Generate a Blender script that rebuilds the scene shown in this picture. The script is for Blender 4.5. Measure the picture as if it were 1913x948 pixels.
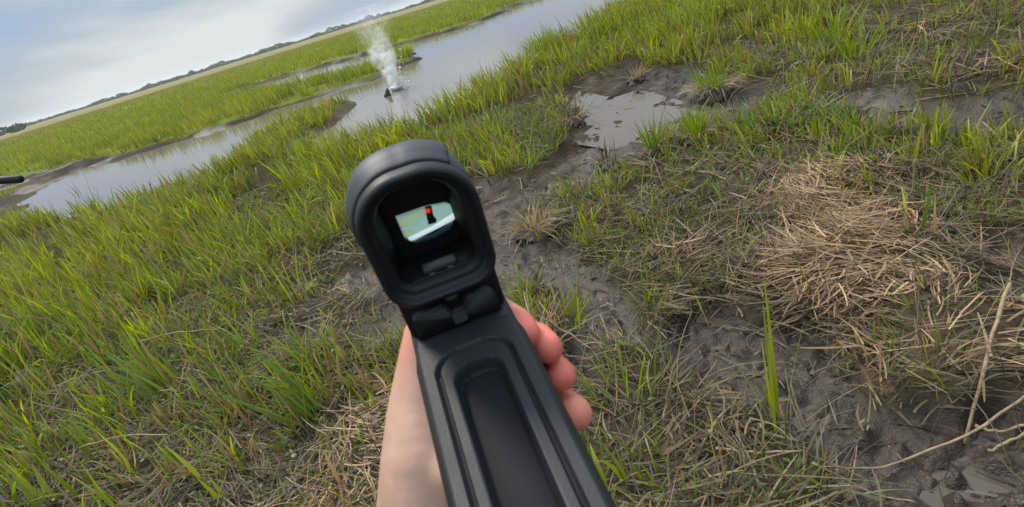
import bpy, bmesh, math, random
import numpy as np
from mathutils import Vector, Matrix, noise as mnoise

for o in list(bpy.data.objects):
    bpy.data.objects.remove(o)
SC = bpy.context.scene
COL = SC.collection
rng = np.random.default_rng(11)
random.seed(11)
RAD = math.radians

# ------------------------------------------------------------------ camera
CAM_H = 1.40
cam_d = bpy.data.cameras.new('camera')
cam = bpy.data.objects.new('camera', cam_d)
COL.objects.link(cam)
cam_d.sensor_width = 36.0
cam_d.lens = 36.0 * 1080.0 / 1913.0
cam_d.clip_start = 0.02
cam_d.clip_end = 6000
cam_d.dof.use_dof = True
cam_d.dof.focus_distance = 3.2
cam_d.dof.aperture_fstop = 26.0
AX_R = Vector((0.95579301, -0.12292193, -0.26711404))
AX_U = Vector((0.29404033, 0.39956397, 0.86826777))
AX_F = Vector((0.0, 0.90842657, -0.41804445))
m = Matrix((AX_R, AX_U, -AX_F)).transposed().to_4x4()
m.translation = Vector((0, 0, CAM_H))
cam.matrix_world = m
SC.camera = cam

# ------------------------------------------------------------------ sky and sun
SUN_EL, SUN_AZ = 52.0, -35.0          # azimuth from +Y towards +X
world = bpy.data.worlds.new('World')
SC.world = world
world.use_nodes = True
nt = world.node_tree
nt.nodes.clear()
N = nt.nodes.new
out = N('ShaderNodeOutputWorld')
bg = N('ShaderNodeBackground')
sky = N('ShaderNodeTexSky')
sky.sky_type = 'NISHITA'
sky.sun_disc = False
sky.sun_elevation = RAD(SUN_EL)
sky.sun_rotation = RAD(SUN_AZ)
sky.air_density = 1.0
sky.dust_density = 2.0
tc = N('ShaderNodeTexCoord')
mp = N('ShaderNodeMapping')
mp.inputs['Scale'].default_value = (1.0, 1.0, 4.5)
mp.inputs['Rotation'].default_value = (0.0, RAD(9), 0.0)
nz = N('ShaderNodeTexNoise')
nz.inputs['Scale'].default_value = 2.6
nz.inputs['Detail'].default_value = 5
nz.inputs['Roughness'].default_value = 0.45
nz.inputs['Distortion'].default_value = 0.35
cr = N('ShaderNodeValToRGB')
e = cr.color_ramp.elements
e[0].position, e[0].color = 0.37, (3.0, 4.1, 6.1, 1)
e[1].position, e[1].color = 0.62, (7.0, 7.4, 7.7, 1)
k = e.new(0.47); k.color = (3.7, 4.6, 5.7, 1)
mix = N('ShaderNodeMix'); mix.data_type = 'RGBA'
mix.inputs['Factor'].default_value = 0.86
L = nt.links.new
L(tc.outputs['Generated'], mp.inputs['Vector'])
L(mp.outputs['Vector'], nz.inputs['Vector'])
L(nz.outputs['Fac'], cr.inputs['Fac'])
L(sky.outputs['Color'], mix.inputs['A'])
L(cr.outputs['Color'], mix.inputs['B'])
# an overcast dome is brightest overhead
sx = N('ShaderNodeSeparateXYZ'); L(tc.outputs['Generated'], sx.inputs[0])
mr = N('ShaderNodeMapRange'); mr.interpolation_type = 'SMOOTHSTEP'
mr.inputs['From Min'].default_value = 0.25; mr.inputs['From Max'].default_value = 0.95
mr.inputs['To Min'].default_value = 1.0; mr.inputs['To Max'].default_value = 3.2
L(sx.outputs['Z'], mr.inputs['Value'])
vm = N('ShaderNodeVectorMath'); vm.operation = 'SCALE'
L(mix.outputs['Result'], vm.inputs[0]); L(mr.outputs['Result'], vm.inputs['Scale'])
L(vm.outputs['Vector'], bg.inputs['Color'])
bg.inputs['Strength'].default_value = 0.074
L(bg.outputs['Background'], out.inputs['Surface'])

sun_d = bpy.data.lights.new('sun', 'SUN')
sun_d.energy = 2.6
sun_d.angle = RAD(14)
sun_d.color = (1.0, 0.92, 0.80)
sun = bpy.data.objects.new('sun', sun_d)
COL.objects.link(sun)
sdir = Vector((math.sin(RAD(SUN_AZ)) * math.cos(RAD(SUN_EL)), math.cos(RAD(SUN_AZ)) * math.cos(RAD(SUN_EL)), math.sin(RAD(SUN_EL))))
sun.rotation_euler = sdir.to_track_quat('Z', 'Y').to_euler()
SC.view_settings.view_transform = 'Standard'
SC.view_settings.look = 'None'
SC.view_settings.exposure = 0.50
SC.view_settings.gamma = 1.0
SC.cycles.max_bounces = 6
SC.cycles.transparent_max_bounces = 8
SC.cycles.volume_bounces = 3
SC.cycles.use_denoising = True

# ------------------------------------------------------------------ helpers
def tag(o, label=None, cat=None, group=None, kind=None):
    if label: o['label'] = label
    if cat: o['category'] = cat
    if group: o['group'] = group
    if kind: o['kind'] = kind
    return o

def link(name, me, mats=(), parent=None, loc=None):
    o = bpy.data.objects.new(name, me)
    COL.objects.link(o)
    for mt in (mats if isinstance(mats, (list, tuple)) else [mats]):
        me.materials.append(mt)
    if parent: o.parent = parent
    if loc is not None: o.location = loc
    return o

def empty(name, loc=(0, 0, 0), rz=0.0):
    o = bpy.data.objects.new(name, None)
    COL.objects.link(o)
    o.location = loc
    o.rotation_euler = (0, 0, rz)
    o.empty_display_size = 0.1
    return o

def mesh_np(name, V, quads=None, tris=None, col=None, attrs=None, smooth=False, polys=None):
    """numpy arrays -> mesh"""
    me = bpy.data.meshes.new(name)
    V = np.asarray(V, np.float32)
    me.vertices.add(len(V)); me.vertices.foreach_set('co', V.ravel())
    li, ls, lt = [], [], []
    s = 0
    for arr, n in ((quads, 4), (tris, 3)):
        if arr is None or len(arr) == 0: continue
        arr = np.asarray(arr, np.int32)
        li.append(arr.ravel()); ls.append(s + np.arange(len(arr), dtype=np.int32) * n)
        lt.append(np.full(len(arr), n, np.int32)); s += arr.size
    li = np.concatenate(li); ls = np.concatenate(ls); lt = np.concatenate(lt)
    me.loops.add(len(li)); me.loops.foreach_set('vertex_index', li)
    me.polygons.add(len(ls)); me.polygons.foreach_set('loop_start', ls); me.polygons.foreach_set('loop_total', lt)
    if smooth: me.polygons.foreach_set('use_smooth', np.ones(len(ls), bool))
    if col is not None:
        a = me.color_attributes.new('Col', 'FLOAT_COLOR', 'POINT')
        c4 = np.ones((len(V), 4), np.float32); c4[:, :3] = col
        a.data.foreach_set('color', c4.ravel())
    for k_, v in (attrs or {}).items():
        a = me.attributes.new(k_, 'FLOAT', 'POINT'); a.data.foreach_set('value', np.asarray(v, np.float32))
    me.update(calc_edges=True)
    return me

def bm_mesh(name, bm, smooth=True):
    me = bpy.data.meshes.new(name)
    bmesh.ops.recalc_face_normals(bm, faces=bm.faces[:])
    bm.to_mesh(me); bm.free()
    if smooth:
        for p_ in me.polygons: p_.use_smooth = True
    return me

def hash2(ix, iy, seed):
    h = (ix.astype(np.int64) * 374761393 + iy.astype(np.int64) * 668265263 + seed * 1442695041) & 0xFFFFFFFF
    h = ((h ^ (h >> 13)) * 1274126177) & 0xFFFFFFFF
    return ((h ^ (h >> 16)) & 0xFFFF) / 65535.0

def vnoise(x, y, seed=0):
    ix, iy = np.floor(x), np.floor(y)
    fx, fy = x - ix, y - iy
    fx, fy = fx * fx * (3 - 2 * fx), fy * fy * (3 - 2 * fy)
    a, b = hash2(ix, iy, seed), hash2(ix + 1, iy, seed)
    c, d = hash2(ix, iy + 1, seed), hash2(ix + 1, iy + 1, seed)
    return (a * (1 - fx) + b * fx) * (1 - fy) + (c * (1 - fx) + d * fx) * fy

def fbm(x, y, sc, oct=4, seed=0, rough=0.5):
    s, a, t = 0.0, 1.0, 0.0
    for i in range(oct):
        s = s + a * vnoise(x * sc + 17.3 * i, y * sc - 9.1 * i, seed + i); t += a
        a *= rough; sc *= 2.03
    return s / t

def sstep(a, b, x):
    t = np.clip((x - a) / (b - a), 0, 1)
    return t * t * (3 - 2 * t)

def sdf_poly(px, py, poly):
    P = np.asarray(poly, float); Q = np.roll(P, -1, 0)
    d2 = np.full(px.shape, 1e18); inside = np.zeros(px.shape, bool)
    for (ax, ay), (bx, by) in zip(P, Q):
        ex, ey = bx - ax, by - ay
        L2 = ex * ex + ey * ey + 1e-12
        t = np.clip(((px - ax) * ex + (py - ay) * ey) / L2, 0, 1)
        dx, dy = px - ax - t * ex, py - ay - t * ey
        d2 = np.minimum(d2, dx * dx + dy * dy)
        c = ((ay <= py) & (by > py)) | ((by <= py) & (ay > py))
        xi = ax + (py - ay) / (by - ay + 1e-12) * ex
        inside ^= c & (px < xi)
    d = np.sqrt(d2)
    return np.where(inside, -d, d)

# ------------------------------------------------------------------ layout of the marsh (metres, X right, Y away)
RIVER = [
(10.13,19.14),(7.28,17.38),(4.23,15.17),(2.7,13.23),(1.8,12.3),(0.88,10.6),(0.18,9.11),(-0.27,8.47),(-0.59,8.02),(-1.15,8.1),(-1.7,8.04),(-2.14,8.32),
(-2.74,9.69),(-2.57,10.45),(-2.36,11.64),(-2.33,13.12),(-2.61,13.76),(-3.26,14.16),(-3.74,13.98),(-4.06,13.22),(-4.12,12.11),(-4.13,11.12),
(-3.84,10.01),(-3.86,9.18),(-4.71,9.02),(-5.46,9.04),(-5.85,9.18),(-6.2,9.2),(-6.83,9.53),(-7.73,10.4),(-9.73,13.01),(-10.39,14.28),(-10.85,15.7),
(-10.92,16.2),(-10.74,17.24),(-9.37,16.37),(-8.26,16.57),(-7.01,16.48),(-5.76,16.45),(-5.04,17.06),(-4.41,17.01),(-3.44,16.79),(-2.94,17.13),
(-2.2,16.7),(-1.58,17.99),(-1.05,18.99),(-1.22,20.43),(-1.79,22.69),(-2.53,20.86),(-3.52,21.18),(-5.59,22.67),(-7.8,25.03),(-10.52,31.98),
(-9.77,33.23),(-7.69,31.91),(-5.27,31.09),(-3.48,29.93),(-2.22,29.11),(-0.78,28.72),(1.28,28.46),(2.78,30.51),(4.96,34.87),(9.8,37.14),(18.46,43.33),
]
PUDDLE = [
(1.18,6.31),(1.4,6.27),(1.49,5.77),(1.66,5.78),(1.72,5.19),(1.77,4.86),(1.7,4.57),(1.5,4.47),(1.39,4.75),(1.26,4.56),(1.17,4.89),(1.03,5.21),
]
COVER = [
(-6.38,8.19,1,0.32,0.17,0),(-4.71,7.24,1,0.3,0.17,0),(-4.32,7.91,1,0.26,0.24,0),(-3.85,8.72,1,0.28,0.24,0),(-3.02,8.68,1,0.34,0.16,0),
(-2.36,7.91,1,0.34,0.12,0),(-3.59,4.71,1,0.34,0.17,0),(-3.55,3.95,1,0.36,0.11,0),(-2.84,4.62,1,0.32,0.23,0),(-2.37,5.34,1,0.34,0.17,0),
(-1.67,5.83,1,0.36,0.12,0),(-1.33,3.96,0.92,0.3,0.4,0.1),(-1,3.1,0.35,0.25,0.5,0.5),(-0.87,3.12,0.2,0.2,0.3,0.9),(-1.51,3.42,0.67,0.28,0.57,0.2),
(-1.87,3.23,0.87,0.3,0.4,0.1),(-2.26,2.98,0.97,0.32,0.29,0),(-2.53,2.65,0.92,0.32,0.34,0),(-1.75,2.38,0.52,0.28,0.69,0.1),
(-1.44,2.4,0.72,0.3,0.46,0.1),(-1.07,2.19,0.92,0.32,0.34,0),(-0.92,1.76,0.37,0.2,0.71,0.1),(-0.76,1.87,0.37,0.2,0.71,0.1),
(-1.28,1.91,0.42,0.25,0.8,0.1),(-1.81,2.06,0.57,0.28,0.57,0.1),(-2,1.99,0.82,0.3,0.34,0),(-2.38,2.13,0.82,0.3,0.4,0),(-0.72,8.41,1,0.34,0.16,0),
(-0.16,8.35,1,0.32,0.2,0),(0.5,8.58,1,0.34,0.18,0),(0.63,5.98,1,0.32,0.27,0),(0.25,4.88,1,0.3,0.36,0.1),(0.09,4.26,0.2,0.2,0.32,0.8),
(-0.15,6.84,0.92,0.28,0.36,0),(-1.29,7.8,1,0.34,0.16,0),(-1.68,7.39,1,0.36,0.12,0),(1.53,11.38,1,0.38,0.09,0),(2.78,12.12,1,0.4,0.09,0),
(3.61,11.27,1,0.4,0.09,0),(3.43,8.41,1,0.38,0.14,0),(4.06,7.42,1,0.36,0.18,0),(2.1,8.51,1,0.26,0.36,0.1),(2.66,7.47,1,0.26,0.32,0.15),
(2.93,5.91,0.85,0.25,0.36,0.3),(3.49,5.89,1,0.3,0.27,0.15),(3.29,4.77,0.26,0.22,0.5,0.3),(3.19,5.07,0.9,0.3,0.27,0.3),(3.76,4.76,0.19,0.2,0.61,0.3),
(4.13,4.39,0.15,0.2,0.66,0.2),(2.83,3.57,0.25,0.2,0.5,0.55),(2.77,3.24,0.3,0.2,0.4,0.5),(2.8,2.93,0.05,0.2,0.3,1),(2.63,3.82,0.3,0.2,0.4,0.5),
(2.59,3.46,0.1,0.2,0.3,0.85),(3.3,3.92,0.19,0.2,0.66,0.3),(3.53,3.61,0.15,0.2,0.66,0.2),(4.6,6.22,0.38,0.3,0.55,0.2),(4.83,5.1,0.22,0.25,0.66,0.2),
(1.71,5.73,0,0.2,0.03,1),(2.15,5.98,0,0.2,0.05,1),(1.68,6.58,0,0.2,0.05,1),(1.94,4.97,0.03,0.2,0.1,1),(1.61,4.86,0,0.2,0,1),(1.15,5.32,0,0.2,0,1),
(1.06,6.06,0.4,0.25,0.4,0.5),(0.77,5.51,1,0.32,0.36,0.1),(1.3,4.05,0.85,0.25,0.36,0.3),(1.63,4.15,0.7,0.25,0.45,0.4),(1.02,4.5,0,0.2,0.05,1),
(0.84,4.36,0.05,0.2,0.2,1),(1.03,3.98,0.15,0.2,0.5,0.5),(1.94,4.44,0.2,0.2,0.4,0.7),(2.38,5.06,0.3,0.22,0.4,0.5),(2.17,4.06,0.9,0.2,0.32,0.1),
(2.28,3.58,0.9,0.2,0.32,0.05),(1.83,3.45,0.65,0.18,0.63,0.1),(1.5,3.3,0.5,0.18,0.72,0.2),(1.12,3.47,0.65,0.22,0.5,0.3),(0.78,3.56,0.65,0.22,0.54,0.3),
(0.41,3.57,0.6,0.22,0.63,0.3),(0.19,3.35,0.15,0.2,0.48,0.5),(0.79,3.04,0.7,0.2,0.54,0.1),(1.02,2.83,0.65,0.2,0.5,0.2),(2.1,2.85,0.8,0.2,0.45,0.1),
(2.4,2.72,0.8,0.2,0.36,0.2),(2.39,2.4,0.7,0.22,0.45,0.2),(1.85,2.7,0.15,0.18,0.9,0.1),(1.93,2.42,0.6,0.22,0.63,0.1),(1.96,2.15,0.8,0.22,0.45,0.1),
(2,1.98,0.7,0.22,0.45,0.2),(1.51,2.41,0.12,0.18,1.1,0),(1.55,2.1,0.08,0.18,1.3,0),(1.32,1.93,0.05,0.18,1.5,0),(1.11,1.79,0.03,0.18,1.2,0),
(1.3,1.67,0.03,0.18,1.2,0),(1.58,1.84,0.45,0.2,0.72,0.2),(1.78,1.86,0.1,0.2,0.4,0.6),(1.54,1.56,0.4,0.2,0.63,0.4),(1.22,2.51,0.55,0.18,0.72,0.1),
(0.89,2.23,0.5,0.18,0.68,0.2),(0.65,2.4,0.55,0.2,0.59,0.2),(0.58,2.87,0.5,0.18,0.59,0.4),(0.56,2.03,0.45,0.18,0.59,0.3),
(0.25,1.91,0.45,0.18,0.68,0.2),(0.31,1.64,0.55,0.22,0.54,0.3),(0.62,1.91,0.03,0.18,0.28,0.9),(0.75,1.72,0.02,0.18,0.2,1),(0.87,1.58,0.03,0.18,0.24,1),
(0.63,1.48,0.03,0.2,0.2,1),(0.84,1.38,0.03,0.2,0.24,1),(1.02,1.37,0.04,0.18,1,0.2),(1.22,1.3,0.05,0.2,1.15,0.1),(1.25,2.27,0.06,0.18,1.1,0.1),
(1.4,1.6,0.05,0.18,1.2,0.1),(1.39,1.39,0.05,0.18,1,0.2),(0.32,1.4,0.45,0.2,0.59,0.3),(0.52,1.27,0.36,0.18,0.63,0.3),(0.72,1.18,0.04,0.18,0.36,0.7),
(0.38,1.15,0.38,0.18,0.72,0.1),(0.57,1.08,0.55,0.16,0.45,0.4),(0.78,1.05,0.03,0.18,0.24,0.9),(0.93,0.97,0.02,0.18,0.12,1),
(0.98,1.11,0.04,0.18,0.4,0.6),(1.12,1.05,0.04,0.18,0.4,0.7),(0.15,1.28,0.45,0.2,0.72,0.1),(0.22,2.51,0,0.2,0.06,1),(0.03,2.97,0,0.2,0.08,1),
(-0.03,3.54,0,0.2,0.1,1),(0.24,2.17,0,0.2,0.06,1),(0.12,2.76,0,0.2,0.06,1),(0.06,4.02,0,0.2,0.08,1),(0.24,1.96,0.02,0.2,0.24,0.8),
(1.78,4.7,0,0.2,0.02,1),(1.93,4.71,0.02,0.2,0.05,1),(1.35,4.67,0,0.2,0,1),(1.09,4.31,0,0.2,0.03,1),(0.04,2.45,0.8,0.22,0.45,0.3),
(0.17,2.29,0.7,0.22,0.36,0.4),(0.01,2.12,0.4,0.2,0.72,0.1),(0.95,1.89,0.05,0.18,0.48,0.5),(-12.84,22.38,1,0.4,0.04,0),(-17,25.8,1,0.4,0.04,0),
(-13.11,34.35,1,0.4,0.04,0),(-10.25,52.14,1,0.4,0.04,0),(-0.94,50.01,1,0.4,0.04,0),(3.44,49.01,1,0.4,0.05,0),(-5.5,22.17,1,0.4,0.08,0),
(-2.5,20.17,1,0.35,0.08,0),(-5.68,18.42,1,0.4,0.08,0),(-1.41,20.53,1,0.3,0.08,0),(-3.81,12.42,1,0.26,0.24,0.1),(-2.99,12.92,0.82,0.22,0.24,0.2),
(-7.57,16.88,1,0.4,0.08,0),(-10.51,13.78,0.1,0.2,0.2,1),(-12.83,17.12,0.1,0.2,0.1,1),(-12.23,16.05,0.5,0.2,0.1,0.5),
]
STRIP = [
(4.26,15.68,0.15),(1.85,13.31,0.15),(0.16,9.69,0.15),(-1.2,8.43,0.15),(-2.16,8.47,0.2),(-4.75,12.32,0.3),(-5.57,10.7,0.2),(-7,10.55,0.3),
(-8.75,11.65,1),(-11.78,15.62,1.6),(-11.54,16.57,1),(-9.18,15.57,0.6),(-7.71,15.46,0.5),(-6.59,15.51,0.5),(-5.38,15.35,0.45),(-4.67,15.78,0.4),
(-3.28,16.1,0.5),(-2.12,16.31,0.5),(-1.32,18.42,0.45),(-1.09,19.29,0.35),(-2.69,22.16,0.05),(-5.96,24.25,0.05),(-8.21,26.38,0.1),(-9.42,32.1,2.6),
(-7.4,30.78,2.6),(-5.22,30.98,2.2),(-2.12,28,2),(1.24,27.36,1.2),(4.81,33.74,1.2),(9.71,36.73,1.2),(-2.34,11.83,0.35),(-2.67,11.24,0.35),
(-2.74,10.14,0.4),(-2.28,12.55,0.25),(-3.8,14.45,0.1),(-4.34,13.5,0.15),
]

WATER_Z, PUDDLE_Z = -0.10, -0.041

def idw(px, py, pts, vals, pw=3.6):
    az, lr = np.arctan2(px, py), np.log(np.hypot(px, py) + 1e-6)
    A, R_ = np.arctan2(pts[:, 0], pts[:, 1]), np.log(np.hypot(pts[:, 0], pts[:, 1]))
    o = np.zeros(px.shape + (vals.shape[1],)); wsum = np.zeros(px.shape)
    for i in range(len(pts)):
        d2 = ((az - A[i]) * 1.0) ** 2 + ((lr - R_[i]) * 0.75) ** 2 + 2e-4
        w = d2 ** (-pw / 2)
        wsum += w
        o += w[..., None] * vals[i]
    return o / wsum[..., None]

CP = np.array(COVER); SP = np.array(STRIP)
GA = np.linspace(-RAD(80), RAD(80), 260)
GR = np.linspace(math.log(0.3), math.log(120), 320)
ga, gr = np.meshgrid(GA, GR, indexing='ij')
gx, gy = np.sin(ga) * np.exp(gr), np.cos(ga) * np.exp(gr)
G_COV = idw(gx, gy, CP[:, :2], CP[:, 2:6])
G_STR = idw(gx, gy, SP[:, :2], SP[:, 2:3], 4.0)
G_SD = sdf_poly(gx, gy, RIVER)

def lut(grid, x, y):
    a = np.clip((np.arctan2(x, y) - GA[0]) / (GA[1] - GA[0]), 0, len(GA) - 1.001)
    r = np.clip((np.log(np.hypot(x, y) + 1e-6) - GR[0]) / (GR[1] - GR[0]), 0, len(GR) - 1.001)
    i, j = a.astype(int), r.astype(int)
    fa, fr = a - i, r - j
    if grid.ndim == 3: fa, fr = fa[..., None], fr[..., None]
    return (grid[i, j] * (1 - fa) + grid[i + 1, j] * fa) * (1 - fr) + (grid[i, j + 1] * (1 - fa) + grid[i + 1, j + 1] * fa) * fr

def field(x, y):
    """green, height, dead, mud, water distance, strip width, bare(0..1)"""
    c = lut(G_COV, x, y)
    r = np.hypot(x, y)
    sd = sdf_poly(x, y, RIVER) + (fbm(x, y, 1.1, 3, 5) - 0.5) * np.clip(r * 0.045, 0.1, 0.9)
    st = lut(G_STR, x, y)[..., 0]
    n = fbm(x, y, 2.3, 3, 3)
    near = r < 11
    mud = np.clip(c[..., 3] + (n - 0.5) * 0.9 * (near & (c[..., 3] > 0.08)), 0, 1)
    bare = sstep(0.40, 0.72, mud)
    edge = 1 - sstep(0.55, 1.0, sd / (st * (0.6 + 0.8 * n) + 0.02))
    bare = np.maximum(bare, edge)
    bare = np.where((sd < 45), bare, 0)
    return c[..., 0], c[..., 1], c[..., 2], mud, sd, st, bare

PUD = np.asarray(PUDDLE, float)
def height(x, y, f=None):
    g, h, d, mud, sd, st, bare = f if f is not None else field(x, y)
    r = np.hypot(x, y)
    fade = 1 - sstep(20, 70, r)
    z = (fbm(x, y, 0.8, 3, 21) - 0.5) * 0.10 * fade + (fbm(x, y, 4.5, 3, 22) - 0.5) * 0.075 * fade
    clod = fbm(x, y, 9.0, 4, 23, 0.6)
    zm = -0.046 + (fbm(x, y, 1.9, 2, 37) - 0.5) * 0.07 + (clod - 0.5) * 0.10 + np.maximum(fbm(x, y, 17.0, 2, 29) - 0.64, 0) * 0.16 - np.maximum(0.34 - fbm(x, y, 13.0, 2, 31), 0) * 0.15
    bank = sstep(-0.05, 1.0, sd / (st + 0.12))
    flat = (sd < st * 1.7 + 0.4)
    zm = np.where(flat, WATER_Z + bank * 0.085 + ((clod - 0.47) * 0.11 + (fbm(x, y, 1.7, 3, 33) - 0.45) * 0.22 * (r > 7)) * sstep(0.0, 0.4, sd), zm)
    z = np.where(flat & (bare < 0.5), z * bank + WATER_Z * (1 - bank), z)
    z = z * (1 - bare) + zm * bare
    z = z + 0.018 * np.clip(d - 0.75, 0, 0.7) * (r < 6)
    z = np.where(sd < 0, WATER_Z - 0.02 - np.clip(-sd * 0.25, 0, 0.3), z)
    z = np.where((sd >= 0) & ~flat, np.maximum(z, WATER_Z + 0.012), z)
    pd = sdf_poly(x, y, PUD) + (fbm(x, y, 5, 3, 9) - 0.5) * 0.34
    k = 1 - sstep(-0.10, 0.16, pd)
    z = np.where(pd < 0.2, z * (1 - k) + (PUDDLE_Z - 0.022 + (fbm(x, y, 5.5, 3, 35) - 0.5) * 0.10) * k, z)
    return z

# ------------------------------------------------------------------ materials
def new_mat(name):
    mt = bpy.data.materials.new(name); mt.use_nodes = True
    nt = mt.node_tree; nt.nodes.clear()
    return mt, nt, nt.nodes.new, nt.links.new

def mat_plain(name, col, rough=0.5, spec=0.5, bump=0.0, bscale=300, metallic=0.0, var=0.0, vscale=40):
    mt, nt, N, L = new_mat(name)
    o = N('ShaderNodeOutputMaterial'); b = N('ShaderNodeBsdfPrincipled')
    b.inputs['Base Color'].default_value = (*col, 1)
    b.inputs['Roughness'].default_value = rough
    b.inputs['Specular IOR Level'].default_value = spec
    b.inputs['Metallic'].default_value = metallic
    t = N('ShaderNodeTexCoord')
    if var > 0:
        n = N('ShaderNodeTexNoise'); n.inputs['Scale'].default_value = vscale; n.inputs['Detail'].default_value = 4
        L(t.outputs['Object'], n.inputs['Vector'])
        r = N('ShaderNodeValToRGB')
        r.color_ramp.elements[0].position = 0.3; r.color_ramp.elements[1].position = 0.7
        r.color_ramp.elements[0].color = (*[c * (1 - var) for c in col], 1)
        r.color_ramp.elements[1].color = (*[min(1, c * (1 + var)) for c in col], 1)
        L(n.outputs['Fac'], r.inputs['Fac']); L(r.outputs['Color'], b.inputs['Base Color'])
        mr = N('ShaderNodeMapRange'); mr.inputs['To Min'].default_value = rough * 0.8; mr.inputs['To Max'].default_value = min(1, rough * 1.2)
        L(n.outputs['Fac'], mr.inputs['Value']); L(mr.outputs['Result'], b.inputs['Roughness'])
    if bump > 0:
        n2 = N('ShaderNodeTexNoise'); n2.inputs['Scale'].default_value = bscale; n2.inputs['Detail'].default_value = 3
        L(t.outputs['Object'], n2.inputs['Vector'])
        bp = N('ShaderNodeBump'); bp.inputs['Strength'].default_value = bump; bp.inputs['Distance'].default_value = 0.002
        L(n2.outputs['Fac'], bp.inputs['Height']); L(bp.outputs['Normal'], b.inputs['Normal'])
    L(b.outputs['BSDF'], o.inputs['Surface'])
    return mt

def mat_blade(name, trans=0.45, rough=0.45, gloss=0.03):
    mt, nt, N, L = new_mat(name)
    o = N('ShaderNodeOutputMaterial')
    a = N('ShaderNodeAttribute'); a.attribute_name = 'Col'
    df = N('ShaderNodeBsdfDiffuse'); tr = N('ShaderNodeBsdfTranslucent'); gl = N('ShaderNodeBsdfGlossy')
    gl.inputs['Roughness'].default_value = rough
    gl.inputs['Color'].default_value = (0.9, 0.95, 0.9, 1)
    hs = N('ShaderNodeHueSaturation'); hs.inputs['Saturation'].default_value = 1.15; hs.inputs['Value'].default_value = 1.25
    L(a.outputs['Color'], df.inputs['Color']); L(a.outputs['Color'], hs.inputs['Color']); L(hs.outputs['Color'], tr.inputs['Color'])
    m1 = N('ShaderNodeMixShader'); m1.inputs['Fac'].default_value = trans
    m2 = N('ShaderNodeMixShader'); m2.inputs['Fac'].default_value = gloss
    L(df.outputs['BSDF'], m1.inputs[1]); L(tr.outputs['BSDF'], m1.inputs[2])
    L(m1.outputs['Shader'], m2.inputs[1]); L(gl.outputs['BSDF'], m2.inputs[2])
    L(m2.outputs['Shader'], o.inputs['Surface'])
    return mt

M_GREEN = mat_blade('green_leaf')
M_DEAD = mat_blade('dead_straw', trans=0.12, rough=0.5, gloss=0.02)
M_BUSH = mat_blade('bush_leaf', trans=0.15, gloss=0.02)
M_BARK = mat_plain('bark', (0.09, 0.07, 0.055), 0.9, 0.2, var=0.3)

def mat_ground():
    mt, nt, N, L = new_mat('marsh_ground')
    o = N('ShaderNodeOutputMaterial'); b = N('ShaderNodeBsdfPrincipled')
    a = N('ShaderNodeAttribute'); a.attribute_name = 'Col'
    w = N('ShaderNodeAttribute'); w.attribute_name = 'wet'
    t = N('ShaderNodeTexCoord')
    n1 = N('ShaderNodeTexNoise'); n1.inputs['Scale'].default_value = 9.0; n1.inputs['Detail'].default_value = 7; n1.inputs['Roughness'].default_value = 0.62
    n2 = N('ShaderNodeTexNoise'); n2.inputs['Scale'].default_value = 55.0; n2.inputs['Detail'].default_value = 4
    v = N('ShaderNodeTexVoronoi'); v.inputs['Scale'].default_value = 26.0; v.inputs['Randomness'].default_value = 1.0
    L(t.outputs['Object'], n1.inputs['Vector']); L(t.outputs['Object'], n2.inputs['Vector'])
    wn = N('ShaderNodeMix'); wn.data_type = 'RGBA'; wn.inputs['Factor'].default_value = 0.12
    L(t.outputs['Object'], wn.inputs['A']); L(n2.outputs['Color'], wn.inputs['B']); L(wn.outputs['Result'], v.inputs['Vector'])
    mm = N('ShaderNodeMapRange'); mm.inputs['From Min'].default_value = 0.3; mm.inputs['From Max'].default_value = 0.7
    mm.inputs['To Min'].default_value = 0.62; mm.inputs['To Max'].default_value = 1.3
    L(n1.outputs['Fac'], mm.inputs['Value'])
    mx = N('ShaderNodeMix'); mx.data_type = 'RGBA'; mx.blend_type = 'MULTIPLY'; mx.inputs['Factor'].default_value = 1.0
    L(a.outputs['Color'], mx.inputs['A']); L(mm.outputs['Result'], mx.inputs['B'])
    L(mx.outputs['Result'], b.inputs['Base Color'])
    rr = N('ShaderNodeMath'); rr.operation = 'MULTIPLY_ADD'; rr.inputs[1].default_value = -0.62; rr.inputs[2].default_value = 0.95
    L(w.outputs['Fac'], rr.inputs[0])
    r2 = N('ShaderNodeMath'); r2.operation = 'MULTIPLY_ADD'; r2.inputs[1].default_value = 0.35
    sb = N('ShaderNodeMath'); sb.operation = 'SUBTRACT'; sb.inputs[1].default_value = 0.5
    L(n1.outputs['Fac'], sb.inputs[0]); L(sb.outputs[0], r2.inputs[0]); L(rr.outputs[0], r2.inputs[2])
    L(r2.outputs[0], b.inputs['Roughness'])
    sp = N('ShaderNodeMath'); sp.operation = 'MULTIPLY_ADD'; sp.inputs[1].default_value = 0.3; sp.inputs[2].default_value = 0.08
    L(w.outputs['Fac'], sp.inputs[0]); L(sp.outputs[0], b.inputs['Specular IOR Level'])
    ad = N('ShaderNodeMath'); ad.operation = 'MULTIPLY_ADD'; ad.inputs[1].default_value = 0.35
    L(v.outputs['Distance'], ad.inputs[0]); L(n1.outputs['Fac'], ad.inputs[2])
    ad2 = N('ShaderNodeMath'); ad2.operation = 'MULTIPLY_ADD'; ad2.inputs[1].default_value = 0.25
    L(n2.outputs['Fac'], ad2.inputs[0]); L(ad.outputs[0], ad2.inputs[2])
    bp = N('ShaderNodeBump'); bp.inputs['Strength'].default_value = 0.55; bp.inputs['Distance'].default_value = 0.03
    L(ad2.outputs[0], bp.inputs['Height']); L(bp.outputs['Normal'], b.inputs['Normal'])
    L(b.outputs['BSDF'], o.inputs['Surface'])
    return mt

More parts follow.
